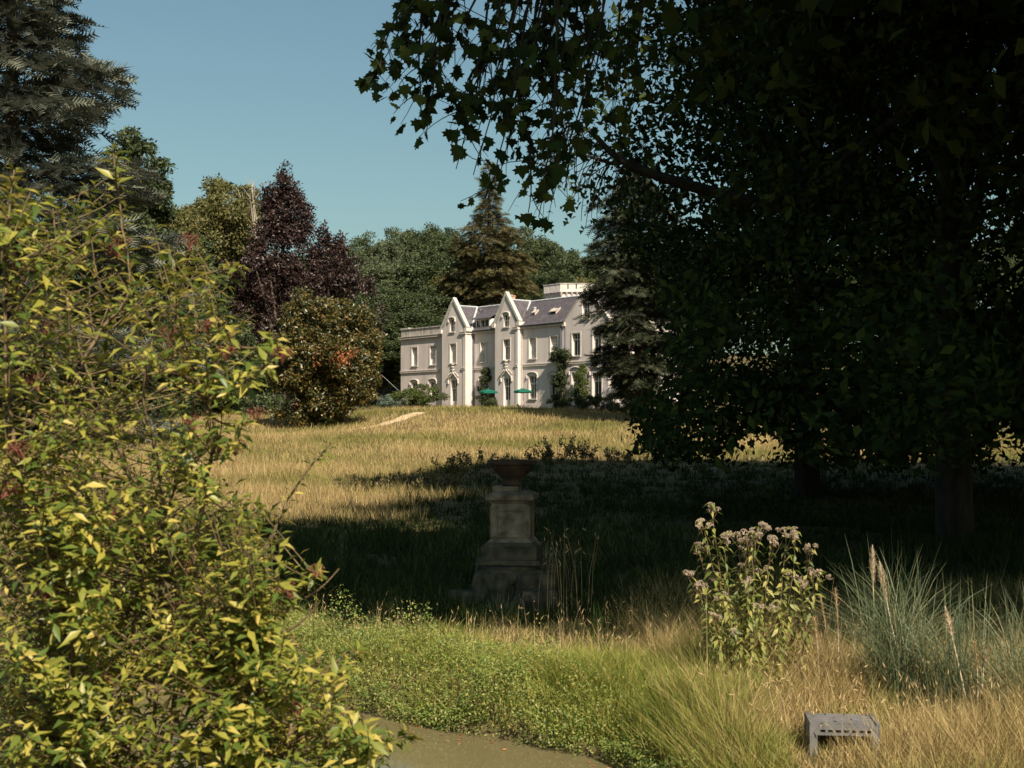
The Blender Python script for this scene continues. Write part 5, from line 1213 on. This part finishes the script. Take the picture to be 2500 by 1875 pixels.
for i, (p0, p1, lab) in enumerate((((2030, 1600, 11.6), (2003, 1455, 11.6), 'dry brown plume just right of the wildflowers'), ((2045, 1600, 11.8), (2040, 1440, 11.8), 'thin dry plume behind the first brown one'),
                                   ((2000, 1640, 11.2), (1988, 1510, 11.2), 'short dry plume low beside the wildflowers'), ((2190, 1640, 11.2), (2185, 1500, 11.2), 'dry plume in the middle of the pampas blades'),
                                   ((2385, 1700, 10.4), (2380, 1570, 10.4), 'narrow dry plume near the right edge'))):
    brown_spike(lab, (p0, p1), 170 + i)
pampas('drooping ornamental grass in the shade behind the stone pedestal', 1320, 19.5, 160, .95, .6, 164, ())
pampas('strand of grass in the shade in front of the pedestal footing', 1232, 16.0, 90, .5, .25, 165, ())

# shade weeds: docks and nettles along the far edge of the shade
def dock(px, py0, py1, seed, label, n=9, w=.5, D=None):
    D = D or float(ground_at(px, py0)[1]); b = np.array(gp(px, D)); H_ = (py0 - py1) / F * D; root = empty('dock_plant', b); tag(root, label, 'weed', 'tall weeds along the edge of the shade'); q = rs(seed); L = []; pos = []
    for k in range(n):
        e = np.array([q.normal() * w, q.normal() * w * .6, H_ * q.uniform(.6, 1.05)]); c = curve((e[0] * .4, e[1] * .4, -.05), e, (0, 0, .1), 8); L.append((c, np.linspace(.018, .008, 8)))
        m = 46; t = q.random(m) * .75 + .25; pos.append(np.stack([np.interp(t, np.linspace(0, 1, 8), c[:, i]) for i in range(3)], 1) + q.normal(size=(m, 3)) * np.array([.07, .07, .04]))
    link('stems', tubes_mesh('stems', L, M['twig'], 4), root); pos = np.concatenate(pos)
    link('foliage', scatter('foliage', *LEAF, pos, frames(q.normal(size=pos.shape), np.array([[0, 0, .7]]) + q.normal(size=pos.shape) * .5), .13 * q.uniform(.6, 1.3, len(pos)), M['dark_weed']), root)
dock(1355, 1128, 1065, 181, 'tall dark dock spikes against the bright meadow, right of the urn', 14, .9)
dock(1420, 1130, 1085, 182, 'lower dock spikes right of the tallest ones', 10, .7)
dock(1310, 1128, 1100, 183, 'small dock spikes left of the tallest ones', 7, .5)
for i, (px, py0, py1, lab) in enumerate(((1500, 1130, 1098, 'weed clump at the shade edge below the plane foliage tips'), (1580, 1130, 1102, 'weed clump at the shade edge under the plane foliage'), (1180, 1145, 1100, 'weed clump at the shade edge left of the urn'),
                                         (1120, 1165, 1120, 'dark weed clump left of the pedestal in the upper shadow streak'), (880, 1205, 1165, 'reddish weed clump at the left tip of the shadow streak'), (960, 1200, 1160, 'weed clump in the middle of the shadow streak'), (1050, 1200, 1150, 'weed clump towards the pedestal in the shadow streak'))):
    dock(px, py0, py1, 184 + i, lab, 9, .8)
